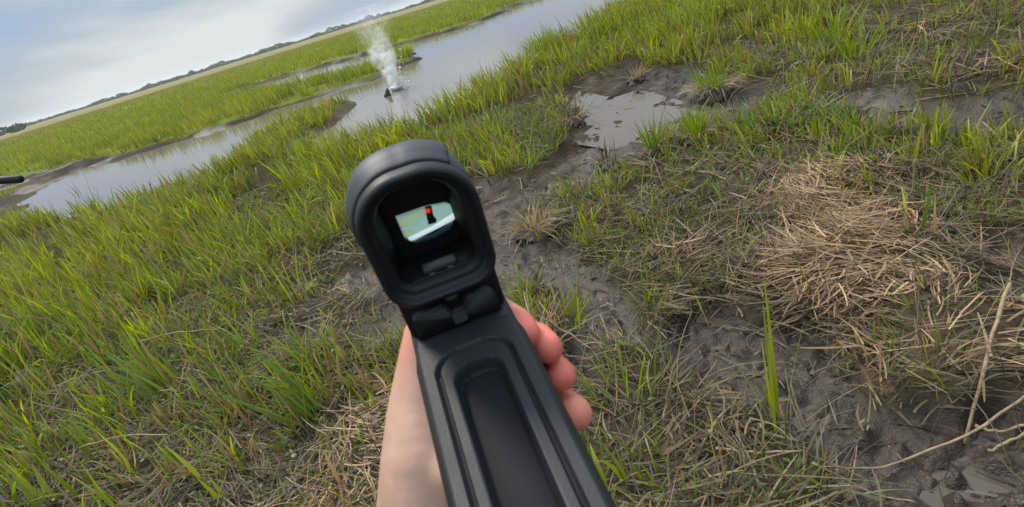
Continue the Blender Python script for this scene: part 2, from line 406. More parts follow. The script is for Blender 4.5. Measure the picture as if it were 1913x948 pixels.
def mat_water(name, murk, rough, wave, ring=None):
    mt, nt, N, L = new_mat(name)
    o = N('ShaderNodeOutputMaterial'); b = N('ShaderNodeBsdfPrincipled')
    b.inputs['Base Color'].default_value = (*murk, 1); b.inputs['Roughness'].default_value = rough
    b.inputs['IOR'].default_value = 1.333; b.inputs['Specular IOR Level'].default_value = 0.5
    t = N('ShaderNodeTexCoord'); mp = N('ShaderNodeMapping'); mp.inputs['Scale'].default_value = (1.0, 1.8, 1.0)
    n = N('ShaderNodeTexNoise'); n.inputs['Scale'].default_value = 2.2; n.inputs['Detail'].default_value = 4
    L(t.outputs['Object'], mp.inputs['Vector']); L(mp.outputs['Vector'], n.inputs['Vector'])
    bp = N('ShaderNodeBump'); bp.inputs['Strength'].default_value = wave; bp.inputs['Distance'].default_value = 0.03
    hsrc = n.outputs['Fac']
    if ring:
        ds = N('ShaderNodeVectorMath'); ds.operation = 'DISTANCE'; ds.inputs[1].default_value = (ring[0], ring[1], WATER_Z)
        L(t.outputs['Object'], ds.inputs[0])
        sn = N('ShaderNodeMath'); sn.operation = 'SINE'; ml = N('ShaderNodeMath'); ml.operation = 'MULTIPLY'; ml.inputs[1].default_value = 16.0
        L(ds.outputs['Value'], ml.inputs[0]); L(ml.outputs[0], sn.inputs[0])
        fo = N('ShaderNodeMapRange'); fo.inputs['From Min'].default_value = 0.1; fo.inputs['From Max'].default_value = 2.6; fo.inputs['To Min'].default_value = 0.55; fo.inputs['To Max'].default_value = 0.0
        L(ds.outputs['Value'], fo.inputs['Value'])
        ma = N('ShaderNodeMath'); ma.operation = 'MULTIPLY_ADD'; L(sn.outputs[0], ma.inputs[0]); L(fo.outputs['Result'], ma.inputs[1]); L(n.outputs['Fac'], ma.inputs[2])
        hsrc = ma.outputs[0]
    L(hsrc, bp.inputs['Height']); L(bp.outputs['Normal'], b.inputs['Normal'])
    L(b.outputs['BSDF'], o.inputs['Surface'])
    return mt

# ------------------------------------------------------------------ ground sheet
def build_ground():
    azd = np.concatenate([np.arange(-180, -66, 4.0), np.arange(-66, 66.01, 0.3), np.arange(70, 180, 4.0)])
    az = np.radians(azd)
    rr = [0.12]
    while rr[-1] < 3200:
        q = rr[-1]
        rr.append(q * (1.010 if 0.8 < q < 45 else 1.035))
    rr = np.array(rr)
    A, R_ = np.meshgrid(az, rr, indexing='ij')
    x, y = np.sin(A) * R_, np.cos(A) * R_
    F_ = field(x, y)
    z = height(x, y, F_)
    g, h, d, mud, sd, st, bare = F_
    r = R_
    n = fbm(x, y, 3.0, 4, 41)[..., None]; n2 = fbm(x, y, 0.05, 4, 44)[..., None]; n3 = fbm(x, y, 0.35, 4, 47)[..., None]
    soil = np.array([0.030, 0.022, 0.014]) * (0.7 + 0.6 * n)
    thatch = np.array([0.070, 0.053, 0.032]) * (0.6 + 0.8 * n)
    mudc = np.array([0.043, 0.031, 0.020]) * (0.7 + 0.6 * n)
    pool_sheen = (sstep(3.9, 4.9, r) * sstep(4, 6, sd))[..., None]; mudc = mudc * (1 - pool_sheen) + np.array([0.105, 0.083, 0.061]) * (0.7 + 0.6 * n) * pool_sheen  # pool mud paler: its grazing sky reflection is put into the colour
    mudc = mudc * np.where(sd < 4, 0.6 + 0.9 * sstep(0.40, 0.66, fbm(x, y, 0.8, 4, 59)), 1.0)[..., None]
    green = np.array([0.150, 0.190, 0.018]) * (0.75 + 0.5 * n3)
    tan = np.array([0.225, 0.165, 0.082]) * (0.8 + 0.4 * n3)
    olive = np.array([0.175, 0.175, 0.050]) * (0.8 + 0.4 * n3)
    c = soil + (thatch - soil) * np.clip(d, 0, 1)[..., None]
    kg = (sstep(7, 25, r) * np.clip(g * 1.3, 0, 1))[..., None]
    c = c + (green - c) * kg
    belt = r * (0.75 + 0.5 * n2[..., 0])
    k1 = (sstep(60, 140, belt))[..., None]; c = c + (olive - c) * k1
    k2 = 0.5 * (sstep(110, 230, belt) * (1 - 0.6 * sstep(500, 900, r)))[..., None]; c = c + (tan - c) * k2
    c = c + (mudc - c) * bare[..., None]
    wet = np.clip(1.0 * bare * (0.55 + 0.6 * fbm(x, y, 1.4, 3, 55)) * np.where(sd < 4, 0.10 + 0.75 * sstep(0.48, 0.66, fbm(x, y, 0.9, 3, 57)), 1.0), 0, 1)
    wet = np.clip(wet + 0.25 * pool_sheen[..., 0] * bare, 0, 1)
    nA, nR = x.shape
    idx = np.arange(nA * nR).reshape(nA, nR)
    nxt = np.roll(idx, -1, 0)
    q = np.stack([idx[:, :-1], idx[:, 1:], nxt[:, 1:], nxt[:, :-1]], -1).reshape(-1, 4)
    V = np.stack([x, y, z], -1).reshape(-1, 3)
    V = np.vstack([V, [[0, 0, -0.02]]])
    tri = np.stack([np.full(nA, len(V) - 1), idx[:, 0], nxt[:, 0]], -1)
    cc = np.vstack([c.reshape(-1, 3), [[0.05, 0.04, 0.03]]])
    me = mesh_np('ground', V, q, tri, cc, {'wet': np.append(wet.ravel(), 0.2)}, smooth=True)
    return tag(link('ground', me, mat_ground()), kind='structure')
build_ground()

def sheet(name, x0, x1, y0, y1, z, mat):
    me = mesh_np(name, [(x0, y0, z), (x1, y0, z), (x1, y1, z), (x0, y1, z)], [[0, 1, 2, 3]])
    return tag(link(name, me, mat), kind='structure')
sheet('creek_water', -75, 60, 4.2, 160, WATER_Z, mat_water('murky_water', (0.150, 0.128, 0.105), 0.06, 0.10, (-1.343, 13.187)))
me = bpy.data.meshes.new('shallow_water')
fan = [(math.sin(RAD(a)) * 7.6, math.cos(RAD(a)) * 7.6, -0.070) for a in range(-20, 61, 5)] + [(math.sin(RAD(a)) * 0.9, math.cos(RAD(a)) * 0.9, -0.070) for a in range(60, -21, -10)]
me.from_pydata(fan, [], [list(range(len(fan)))])
tag(link('shallow_water', me, mat_water('shallow_water', (0.075, 0.058, 0.042), 0.08, 0.06)), kind='structure')
pc = PUD.mean(0); pm = pc + (PUD - pc) * 1.8
me = bpy.data.meshes.new('puddle_water')
me.from_pydata([(a, b, PUDDLE_Z) for a, b in pm], [], [list(range(len(pm)))])
tag(link('puddle_water', me, mat_water('puddle_water', (0.10, 0.082, 0.065), 0.07, 0.08)), kind='structure')

# ------------------------------------------------------------------ blades of grass
def ribbons(base, az, lean, curve, length, width, col, seg=4, roll=None, tip=0.1, root=0.75, tipcol=None, bow=None):
    """one ribbon per row of base; returns V, quads, col"""
    n = len(base)
    ts = np.linspace(0, 1, seg + 1)
    if roll is None: roll = rng.uniform(-1.0, 1.0, n)
    dx, dy = np.sin(az), np.cos(az)
    pos = np.array(base, float).copy()
    V = np.zeros((n, seg + 1, 2, 3)); C_ = np.zeros((n, seg + 1, 2, 3))
    for i, t in enumerate(ts):
        th = lean + curve * t
        tx, ty, tz = np.sin(th) * dx, np.sin(th) * dy, np.cos(th)
        if i > 0:
            thm = lean + curve * (t - 0.5 / seg)
            st = (length / seg)[:, None]
            pos = pos + np.stack([np.sin(thm) * dx, np.sin(thm) * dy, np.cos(thm)], -1) * st
        perp = np.stack([dy, -dx, np.zeros(n)], -1)
        nor = np.cross(np.stack([tx, ty, tz], -1), perp)
        side = perp * np.cos(roll)[:, None] + nor * np.sin(roll)[:, None]
        p = root + (1 - root) * min(1, t / 0.35) if t < 0.35 else tip + (1 - tip) * (1 - ((t - 0.35) / 0.65) ** 1.5)
        wv = (width * p * 0.5)[:, None]
        off = 0 if bow is None else (bow * math.sin(math.pi * t))[:, None] * perp
        V[:, i, 0] = pos - side * wv + off; V[:, i, 1] = pos + side * wv + off
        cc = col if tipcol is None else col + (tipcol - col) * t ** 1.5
        C_[:, i, 0] = cc; C_[:, i, 1] = cc
    b = (np.arange(n) * (seg + 1) * 2)[:, None]
    s = np.arange(seg)[None] * 2
    q = np.stack([b + s, b + s + 1, b + s + 3, b + s + 2], -1).reshape(-1, 4)
    return V.reshape(-1, 3), q, C_.reshape(-1, 3)

def merge(parts):
    Vs, Qs, Cs, o = [], [], [], 0
    for V, Q, C_ in parts:
        Vs.append(V); Qs.append(Q + o); Cs.append(C_); o += len(V)
    return np.vstack(Vs), np.vstack(Qs), np.vstack(Cs)

def scatter(r0, r1, dens, az0=-60, az1=60):
    area = RAD(az1 - az0) * 0.5 * (r1 * r1 - r0 * r0)
    n = int(area * dens)
    r = np.sqrt(rng.uniform(r0 * r0, r1 * r1, n)); a = np.radians(rng.uniform(az0, az1, n))
    return np.sin(a) * r, np.cos(a) * r

def green_cols(n, dry, x, y, tone=None):
    k = rng.random(n)[:, None]; k2 = fbm(x, y, 0.9, 3, 70)[:, None]
    base = np.array([0.285, 0.350, 0.018]) * (1 - k) + np.array([0.135, 0.235, 0.016]) * k
    yel = np.array([0.36, 0.36, 0.030])
    base = base + (yel - base) * np.clip((k2 - 0.45) * 2.0, 0, 0.45)
    base = base * rng.uniform(0.55, 1.25, (n, 1))
    if tone is not None: base = base * tone[:, None]
    rr_ = np.hypot(x, y) * (0.75 + 0.5 * fbm(x, y, 0.05, 4, 44))
    base = base + (np.array([0.235, 0.225, 0.05]) - base) * (0.8 * sstep(60, 140, rr_))[:, None]
    base = base + (np.array([0.30, 0.205, 0.11]) - base) * (0.7 * sstep(110, 230, rr_))[:, None]
    dead = np.array([0.27, 0.195, 0.10]) * rng.uniform(0.65, 1.15, (n, 1))
    isd = (rng.random(n) < dry)[:, None]
    return np.where(isd, dead, base)

def tufts(r0, r1, tdens, kmin, kmax, spread, wid, hs=1.0, seg=4, gpow=1.0, lean_sd=0.28, thresh=0.12, az=(-60, 60)):
    x, y = scatter(r0, r1, tdens, *az)
    g, h, d, mud, sd, st, bare = field(x, y)
    patch = fbm(x, y, 1.6, 3, 61); r_h = np.hypot(x, y)
    pr = np.clip(g ** gpow * np.clip(0.56 + 4.2 * (patch - 0.5), 0.05, 1.25), 0, 1) * (1 - bare)
    pr = np.maximum(pr, 0.10 * (d > 0.6) * (r_h < 5) * (1 - bare))
    keep = (rng.random(len(x)) < pr) & (sd > 0.03) & (g > 0.03)
    x, y, g, h, d = x[keep], y[keep], g[keep], h[keep], d[keep]
    k = rng.integers(kmin, kmax + 1, len(x))
    i = np.repeat(np.arange(len(x)), k); n = len(i)
    ox, oy = rng.normal(0, spread, n), rng.normal(0, spread, n)
    bx, by = x[i] + ox, y[i] + oy
    z = height(bx, by)
    ok = z > WATER_Z + 0.005
    i, bx, by, z, ox, oy = i[ok], bx[ok], by[ok], z[ok], ox[ok], oy[ok]; n = len(i)
    tl = rng.uniform(0.7, 1.2, len(x))
    ln = h[i] * 0.84 * hs * tl[i] * rng.uniform(0.55, 1.25, n) * 1.15
    out_az = np.arctan2(ox, oy) + rng.normal(0, 0.7, n)
    wind = -1.2
    usew = rng.random(n) < 0.45
    azv = np.where(usew, wind + rng.normal(0, 0.5, n), out_az)
    lean = np.abs(rng.normal(0.10, lean_sd * 0.6, n)); curve = np.abs(rng.normal(0.35, 0.40, n))
    flop = rng.random(n) < 0.10
    curve = np.where(flop, curve + rng.uniform(0.5, 1.3, n), curve)
    col = green_cols(n, 0.10 + 0.35 * np.clip(d[i], 0, 1), bx, by, rng.uniform(0.6, 1.3, len(x))[i])
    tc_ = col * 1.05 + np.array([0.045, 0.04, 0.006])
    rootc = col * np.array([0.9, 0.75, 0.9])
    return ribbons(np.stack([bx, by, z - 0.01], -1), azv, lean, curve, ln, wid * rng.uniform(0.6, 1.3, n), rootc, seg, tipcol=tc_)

near = [tufts(0.8, 4.0, 16, 2, 4, 0.02, 0.017, hs=0.95, seg=5),
        tufts(0.7, 3.0, 105, 6, 13, 0.032, 0.0085, seg=5, hs=0.80),
        tufts(3.0, 6.5, 76, 6, 13, 0.042, 0.0120, seg=4, hs=0.85),
        tufts(6.5, 12.5, 66, 6, 12, 0.06, 0.018, seg=3)]
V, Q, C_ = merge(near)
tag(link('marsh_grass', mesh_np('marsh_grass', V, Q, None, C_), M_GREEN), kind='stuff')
far = [tufts(12.5, 28, 34, 6, 10, 0.09, 0.020, seg=2),
       tufts(28, 60, 12.0, 6, 9, 0.16, 0.030, 0.95, seg=2, az=(-58, 30)),
       tufts(60, 150, 1.6, 6, 9, 0.35, 0.08, 0.9, seg=2, az=(-52, 25))]
V, Q, C_ = merge(far)
tag(link('meadow_grass', mesh_np('meadow_grass', V, Q, None, C_), M_GREEN), kind='stuff')

# short fine sward in the low places
def sward(r0, r1, dens, wid, ln0):
    x, y = scatter(r0, r1, dens)
    g, h, d, mud, sd, st, bare = field(x, y)
    keep = (rng.random(len(x)) < np.clip(g * 0.9 + 0.10 * (d > 0.2), 0, 1) * (1 - bare) * np.clip(fbm(x, y, 3, 2, 66) * 1.9 - 0.35, 0, 1)) & (sd > 0.1)
    x, y, d = x[keep], y[keep], d[keep]; n = len(x)
    return ribbons(np.stack([x, y, height(x, y) - 0.005], -1), rng.uniform(0, 6.28, n), np.abs(rng.normal(0.5, 0.35, n)), rng.uniform(0.1, 1.2, n),
                   ln0 * rng.uniform(0.4, 1.4, n), wid * rng.uniform(0.6, 1.3, n), green_cols(n, 0.10 + 0.25 * np.clip(d, 0, 1), x, y) * np.array([0.72, 0.72, 1.6]), 3)
V, Q, C_ = merge([sward(0.7, 3, 4200, 0.0042, 0.12), sward(3, 7, 1100, 0.0085, 0.15)])
tag(link('short_sward', mesh_np('short_sward', V, Q, None, C_), M_GREEN), kind='stuff')

# ------------------------------------------------------------------ dead straw, lying
def straw_cols(n, grey=0.4, d=None):
    a = np.array([0.37, 0.265, 0.160]); b = np.array([0.25, 0.195, 0.120]); c = np.array([0.085, 0.060, 0.038])
    k = rng.random((n, 1)); t = rng.random((n, 1))
    col = np.where(t < 1 - grey, a, b) * rng.uniform(0.45, 1.15, (n, 1))
    col = np.where(k < 0.22, c, col)
    if d is not None:     # old weathered litter away from the fresh heap
        f = sstep(0.70, 1.0, d)[:, None]
        old = col * np.array([0.50, 0.47, 0.39])
        col = old * (1 - f) + col * np.array([1.12, 1.0, 0.94]) * f
    return col

def straw(r0, r1, dens, wid, lmin, lmax, lift=0.05, grey=0.4, dpow=1.3, dmin=0.12, coh=0.6, tilt=0.12, seg=4, curl=0.4):
    x, y = scatter(r0, r1, dens)
    g, h, d, mud, sd, st, bare = field(x, y)
    patch = fbm(x, y, 2.2, 3, 81)
    d = np.clip(d + (fbm(x, y, 2.6, 3, 86) - 0.5) * 1.1 * (d > 0.5), 0.02, 1.6)
    keep = (rng.random(len(x)) < np.clip(d, 0, 1.5) ** dpow * np.clip(0.3 + 1.5 * (patch - 0.25), 0.1, 1.3) * (1 - 0.88 * bare)) & (d > dmin) & (sd > 0.1)
    x, y, d = x[keep], y[keep], d[keep]; n = len(x)
    flow = fbm(x, y, 1.7, 2, 83) * 11.0
    az = np.where(rng.random(n) < np.clip(coh + 0.18 * (d > 0.9), 0, 0.9), flow + rng.normal(0, 0.38, n), rng.uniform(0, 6.28, n))
    z = height(x, y) + lift * np.clip(d, 0, 1.3) * rng.random(n) ** 1.6 + 0.004
    lean = math.pi / 2 - np.abs(rng.normal(0, tilt, n)) - 0.02
    return ribbons(np.stack([x, y, z], -1), az, lean, rng.uniform(0.0, curl, n), rng.uniform(lmin, lmax, n), wid * rng.uniform(0.55, 1.3, n),
                   straw_cols(n, grey, d), seg, roll=rng.uniform(-0.6, 0.6, n), tip=0.45, root=0.9, bow=rng.normal(0, 0.008, n))
parts = [straw(0.7, 3.4, 4200, 0.0060, 0.05, 0.20, lift=0.08, grey=0.35, curl=0.12),
         straw(3.4, 7.5, 650, 0.0095, 0.09, 0.32, lift=0.06, grey=0.35, curl=0.15),
         straw(7.5, 12, 70, 0.016, 0.15, 0.4, grey=0.3, curl=0.2),
         # thin arching stems standing out of the mat
         straw(0.7, 3.4, 700, 0.0034, 0.12, 0.36, lift=0.03, grey=0.7, tilt=0.55, coh=0.35, seg=5, curl=1.0, dpow=1.0, dmin=0.2),
         straw(3.4, 8, 180, 0.0065, 0.16, 0.40, lift=0.03, grey=0.6, tilt=0.6, coh=0.3, seg=4, curl=1.0, dpow=1.0, dmin=0.2)]
V, Q, C_ = merge(parts)
tag(link('dead_straw', mesh_np('dead_straw', V, Q, None, C_), M_DEAD), kind='stuff')

# short dark bits sunk in the mud
def litter(r0, r1, dens, wid, l1):
    x, y = scatter(r0, r1, dens)
    f = field(x, y)
    keep = (rng.random(len(x)) < f[6] * 0.9) & (f[4] > 0.15)
    x, y = x[keep], y[keep]; n = len(x)
    col = np.where(rng.random((n, 1)) < 0.6, np.array([0.035, 0.027, 0.02]), np.array([0.16, 0.125, 0.085])) * rng.uniform(0.6, 1.3, (n, 1))
    return ribbons(np.stack([x, y, height(x, y) + 0.002], -1), rng.uniform(0, 6.28, n), 1.2 + rng.random(n) * 0.33, rng.uniform(0, 0.5, n), rng.uniform(0.02, l1, n),
                   wid * rng.uniform(0.5, 1.5, n), col, 2, tip=0.5)
V, Q, C_ = merge([litter(0.8, 4, 260, 0.008, 0.10), litter(4, 9, 90, 0.015, 0.14)])
tag(link('mud_litter', mesh_np('mud_litter', V, Q, None, C_), M_DEAD), kind='stuff')

# small round creeper leaves between the grass
def creeper(n0):
    x, y = scatter(0.9, 4.2, n0)
    g, h, d, mud, sd, st, bare = field(x, y)
    keep = (rng.random(len(x)) < np.clip(fbm(x, y, 1.7, 3, 91) * 2.6 - 1.0, 0, 1) * (1 - bare) * (g > 0.08)) 
    x, y = x[keep], y[keep]; n = len(x)
    col = np.array([0.085, 0.135, 0.03]) * rng.uniform(0.6, 1.4, (n, 1)) + np.array([0.03, 0.015, 0.0]) * rng.random((n, 1))
    return ribbons(np.stack([x, y, height(x, y) + rng.uniform(0.005, 0.05, n)], -1), rng.uniform(0, 6.28, n), rng.uniform(0.7, 1.6, n), rng.uniform(0, 0.5, n),
                   rng.uniform(0.015, 0.035, n), rng.uniform(0.008, 0.016, n), col, 3, roll=rng.uniform(-0.4, 0.4, n), root=0.35)
V, Q, C_ = creeper(900)
tag(link('creeper_leaves', mesh_np('creeper_leaves', V, Q, None, C_), M_GREEN), kind='stuff')

# ------------------------------------------------------------------ treeline and shrubs
def leaf_blob(n, rad, flat, size, base_z, col0, col1):
    d = rng.normal(0, 1, (n, 3)); d /= np.linalg.norm(d, axis=1)[:, None]
    rr = rng.uniform(0.55, 1.0, n) ** 0.5
    lump = 0.75 + 0.5 * np.array([mnoise.noise(Vector(v * 1.8) + Vector((base_z * 3.1, n * 0.01, rad))) * 0.5 + 0.5 for v in d])
    p = d * (rr * lump)[:, None] * np.array([rad, rad, flat])
    p[:, 2] += base_z
    a = rng.normal(0, 1, (n, 3)); a /= np.linalg.norm(a, axis=1)[:, None]
    b = np.cross(a, rng.normal(0, 1, (n, 3))); b /= np.linalg.norm(b, axis=1)[:, None] + 1e-9
    s = size * rng.uniform(0.6, 1.4, (n, 1))
    V = np.stack([p - a * s, p + b * s * 0.6, p + a * s, p - b * s * 0.6], 1)
    k = rng.random((n, 1))
    c = np.repeat((np.array(col0) * (1 - k) + np.array(col1) * k)[:, None], 4, 1)
    return V.reshape(-1, 3), np.arange(n * 4).reshape(n, 4), c.reshape(-1, 3)

def treeline():
    parts = []
    azs = np.radians(np.arange(-62, 34, 0.28))
    for i, a in enumerate(azs):
        r = 620 + 90 * (fbm(np.array([i * 0.13]), np.array([0.0]), 1.0, 3, 7)[0] - 0.5) + rng.uniform(-25, 25)
        hgt = 0.5 + 4.6 * fbm(np.array([i * 0.21]), np.array([3.0]), 1.0, 4, 8)[0] * rng.uniform(0.35, 1.35)
        rad = rng.uniform(2.0, 4.6)
        V, Q, C_ = leaf_blob(170, rad, hgt * 0.5, 0.8, hgt * 0.46, (0.040, 0.055, 0.024), (0.085, 0.095, 0.045))
        V[:, 0] += math.sin(a) * r; V[:, 1] += math.cos(a) * r
        parts.append((V, Q, C_))
    V, Q, C_ = merge(parts)
    tag(link('treeline', mesh_np('treeline', V, Q, None, C_), M_BUSH), kind='stuff')
treeline()

def shrub(x, y, rad, hgt, label, n=260, c0=(0.030, 0.045, 0.018), c1=(0.075, 0.085, 0.035)):
    root = empty('shrub', (x, y, 0))
    tag(root, label, 'shrub', 'shrubs standing out in the far meadow')
    V, Q, C_ = leaf_blob(n, rad, hgt * 0.5, rad * 0.17, hgt * 0.5, c0, c1)
    link('crown', mesh_np('crown', V, Q, None, C_), M_BUSH, root)
    bm = bmesh.new()
    for k in range(4):
        an = k * 1.6
        p0 = Vector((0.05 * math.cos(an), 0.05 * math.sin(an), -0.1)); p1 = Vector((rad * 0.4 * math.cos(an), rad * 0.4 * math.sin(an), hgt * 0.6))
        tube(bm, [p0, (p0 + p1) * 0.5 + Vector((0, 0, 0.1)), p1], [0.05 * rad, 0.035 * rad, 0.015 * rad], 6)
    link('trunk', bm_mesh('trunk', bm), M_BARK, root)

def tube(bm, pts, rads, n=8, cap=True):
    rings = []
    for i, p in enumerate(pts):
        p = Vector(p)
        d = (Vector(pts[min(i + 1, len(pts) - 1)]) - Vector(pts[max(i - 1, 0)])).normalized()
        a = d.orthogonal().normalized() if i == 0 else (a - d * a.dot(d)).normalized()
        b = d.cross(a)
        rings.append([bm.verts.new(p + (a * math.cos(2 * math.pi * k / n) + b * math.sin(2 * math.pi * k / n)) * rads[i]) for k in range(n)])
    for r0_, r1_ in zip(rings, rings[1:]):
        for k in range(n):
            bm.faces.new((r0_[k], r0_[(k + 1) % n], r1_[(k + 1) % n], r1_[k]))
    if cap:
        bm.faces.new(rings[0][::-1]); bm.faces.new(rings[-1])
shrub(*(-206.851, 290.902), 3.4, 3.6, 'large dark rounded shrub at the left end of the far meadow')
shrub(*(-160.409, 233.443), 3.2, 2.6, 'olive green shrub just right of the large dark rounded shrub', c0=(0.05, 0.06, 0.025), c1=(0.10, 0.095, 0.045))
shrub(*(-437.956, 703.125), 2.6, 1.9, 'small brownish bush on the tan strip, left of the paired bushes', n=140, c0=(0.06, 0.05, 0.035), c1=(0.10, 0.085, 0.05))
shrub(*(-759.969, 1284.838), 3.4, 3.2, 'grey green bush, left one of the close pair below the treeline', n=160)
shrub(*(-1175.555, 2012.222), 3.4, 3.4, 'grey green bush, right one of the close pair below the treeline', n=160)

# ------------------------------------------------------------------ pistol (local frame in mm: x right, y forward, z up)
M_POLY = mat_plain('black_polymer', (0.014, 0.014, 0.016), 0.55, 0.36, 0.10, 900, var=0.15, vscale=60)
M_POLY2 = mat_plain('dull_black_panel', (0.009, 0.009, 0.011), 0.7, 0.2, 0.06, 900)
M_HOOD = mat_plain('matte_grey_black', (0.036, 0.037, 0.043), 0.5, 0.42, 0.08, 1200, var=0.12, vscale=50)
M_BLACK = mat_plain('dead_black', (0.008, 0.008, 0.010), 0.55, 0.25)
M_INNER = mat_plain('inner_tube_black', (0.004, 0.004, 0.005), 0.6, 0.12)
M_STEEL = mat_plain('dark_steel', (0.05, 0.05, 0.052), 0.4, 0.5, metallic=0.3)

gun = empty('pistol')
tag(gun, 'chunky black pistol with a hooded red dot sight, gripped in the bare hand', 'pistol')
gm = Matrix(((0.99101526, -0.13356817, 0.00694931), (0.13310391, 0.97980837, -0.1491942), (0.01311861, 0.14877871, 0.98878349))).to_4x4()
gm.translation = (-0.02784278, 0.20240476, 1.2776921)
gun.matrix_world = gm

def rr_sdf(x, y, cx, cy, hx, hy, r):
    qx, qy = np.abs(x - cx) - hx + r, np.abs(y - cy) - hy + r
    return np.hypot(np.maximum(qx, 0), np.maximum(qy, 0)) + np.minimum(np.maximum(qx, qy), 0) - r

def gun_slide():
    xs = np.linspace(-20, 20, 101); ys = np.linspace(-118, 4, 260)
    X, Y = np.meshgrid(xs, ys, indexing='ij')
    s1 = rr_sdf(X, Y, 0, -64, 15.0, 58, 10.5)
    s2 = rr_sdf(X, Y, 0, -68, 10.0, 53, 7.5)
    Z = -2.2 * np.exp(-(s1 / 0.9) ** 4) - 0.5 * (1 - sstep(-0.8, 0.5, s1)) - 6.4 * (1 - sstep(-1.5, 0.2, s2))
    V = np.stack([X, Y, Z], -1).reshape(-1, 3) * 0.001
    a, b = X.shape
    idx = np.arange(a * b).reshape(a, b)
    q = np.stack([idx[:-1, :-1], idx[1:, :-1], idx[1:, 1:], idx[:-1, 1:]], -1).reshape(-1, 4)
    Vs, Qs = [V], [q]; off = len(V)
    prof = [(20, 0), (20.6, -0.25), (21.2, -0.9), (23.2, -4.2), (23.5, -5.4), (23.5, -27), (22, -30), (-22, -30), (-23.5, -27), (-23.5, -5.4), (-23.2, -4.2), (-21.2, -0.9), (-20.6, -0.25), (-20, 0)]
    stations = [(-118, 1), (-40, 1), (-4, 1), (2, 0.965), (4, 0.955), (60, 0.93), (72, 0.90)]
    P = np.array([[(px * s, yy, pz) for px, pz in prof] for yy, s in stations]) * 0.001
    P[:3, 0, 0], P[:3, -1, 0] = 0.020, -0.020
    ns, npf = P.shape[:2]
    Vs.append(P.reshape(-1, 3)); id2 = off + np.arange(ns * npf).reshape(ns, npf)
    Qs.append(np.stack([id2[:-1, :-1], id2[1:, :-1], id2[1:, 1:], id2[:-1, 1:]], -1).reshape(-1, 4))
    Qs.append(np.array([[id2[i, 0], id2[i, -1], id2[i + 1, -1], id2[i + 1, 0]] for i in (4, 5)]))
    Qs.append(np.array([[e_[k], e_[k + 1], e_[12 - k], e_[13 - k]] for e_ in (id2[0], id2[-1]) for k in range(6)]))
    me = mesh_np('slide', np.vstack(Vs), np.vstack(Qs), smooth=True)
    bm = bmesh.new(); bm.from_mesh(me)
    for e_ in bm.edges:
        if len(e_.link_faces) == 2 and e_.calc_face_angle(0) > RAD(40): e_.smooth = False
    bm.to_mesh(me); bm.free()
    link('slide', me, M_POLY, gun)
gun_slide()

def loft(name, rings, mat, closed_ends=(False, False), parent=gun, smooth=True, sharp=35):
    bm = bmesh.new(); prev = None; first = None
    for r_ in rings:
        vs = [bm.verts.new(Vector(p) * 0.001) for p in r_]
        if prev:
            n = len(vs)
            for k in range(n): bm.faces.new((prev[k], prev[(k + 1) % n], vs[(k + 1) % n], vs[k]))
        else: first = vs
        prev = vs
    if closed_ends[0]: bm.faces.new(first[::-1])
    if closed_ends[1]: bm.faces.new(prev)
    for e_ in bm.edges:
        if len(e_.link_faces) == 2 and e_.calc_face_angle(0) > RAD(sharp): e_.smooth = False
    return link(name, bm_mesh(name, bm, smooth), mat, parent)

def resample(poly, n):
    P = [Vector(p) for p in poly]; Ls = [(P[(i + 1) % len(P)] - P[i]).length for i in range(len(P))]
    T = sum(Ls); o_ = []
    for k in range(n):
        d = T * k / n; i = 0
        while d > Ls[i]: d -= Ls[i]; i += 1
        o_.append(P[i].lerp(P[(i + 1) % len(P)], d / Ls[i]))
    return o_
def rrect(cx, cz, hx, hz, r, n=16, rb=None):
    pts = []
    for ci, (sx, sz, a0) in enumerate(((1, 1, 0), (-1, 1, 90), (-1, -1, 180), (1, -1, 270))):
        rr_ = r if sz > 0 or rb is None else rb
        for k in range(n):
            a = RAD(a0 + 90 * k / (n - 1))
            pts.append((cx + sx * (hx - rr_) + rr_ * math.cos(a), cz + sz * (hz - rr_) + rr_ * math.sin(a)))
    return pts

loft('inset_panel', [[(x, y, z) for x, y in rrect(0, -68, hx, hy, 6)] for hx, hy, z in ((8.3, 51.3, -7.4), (8.3, 51.3, -6.6), (7.9, 50.9, -6.3))], M_POLY2, (True, True))

SCZ, SHX, SHZ = 45.5, 23.4, 28.0
def sring(y, ins):
    hx, hz = SHX - ins, SHZ - ins
    pts = rrect(0, SCZ, hx, hz, max(2.5, 20 - ins), rb=max(2.5, 11 - ins * 0.7))
    # sides draw in slightly towards the foot
    return [(x * (1 - 0.08 * max(0, (34 - z) / 20)), y, z) for x, z in pts]
M_RIM = mat_plain('black_rim', (0.010, 0.010, 0.012), 0.5, 0.35, 0.06, 900)
loft('sight_housing', [sring(27.5, 3.0), sring(28, 1.2), sring(27.4, -0.2), sring(13, 0.2), sring(12.3, 1.0), sring(10.6, 1.0), sring(10, 0.2)], M_HOOD, sharp=50)
loft('rear_rim', [sring(10.0, 0.15), sring(6.5, 0.2), sring(4.7, 0.7), sring(4.0, 1.6), sring(4.0, 2.4), sring(4.9, 3.2), sring(7.5, 3.6), sring(8.2, 4.8), sring(8.0, 6.0), sring(8.6, 6.6), sring(11, 7.6)], M_RIM, sharp=60)
loft('eyepiece_tube', [sring(10.9, 7.4), sring(18, 9.2), sring(27.4, 10.2)], M_INNER)
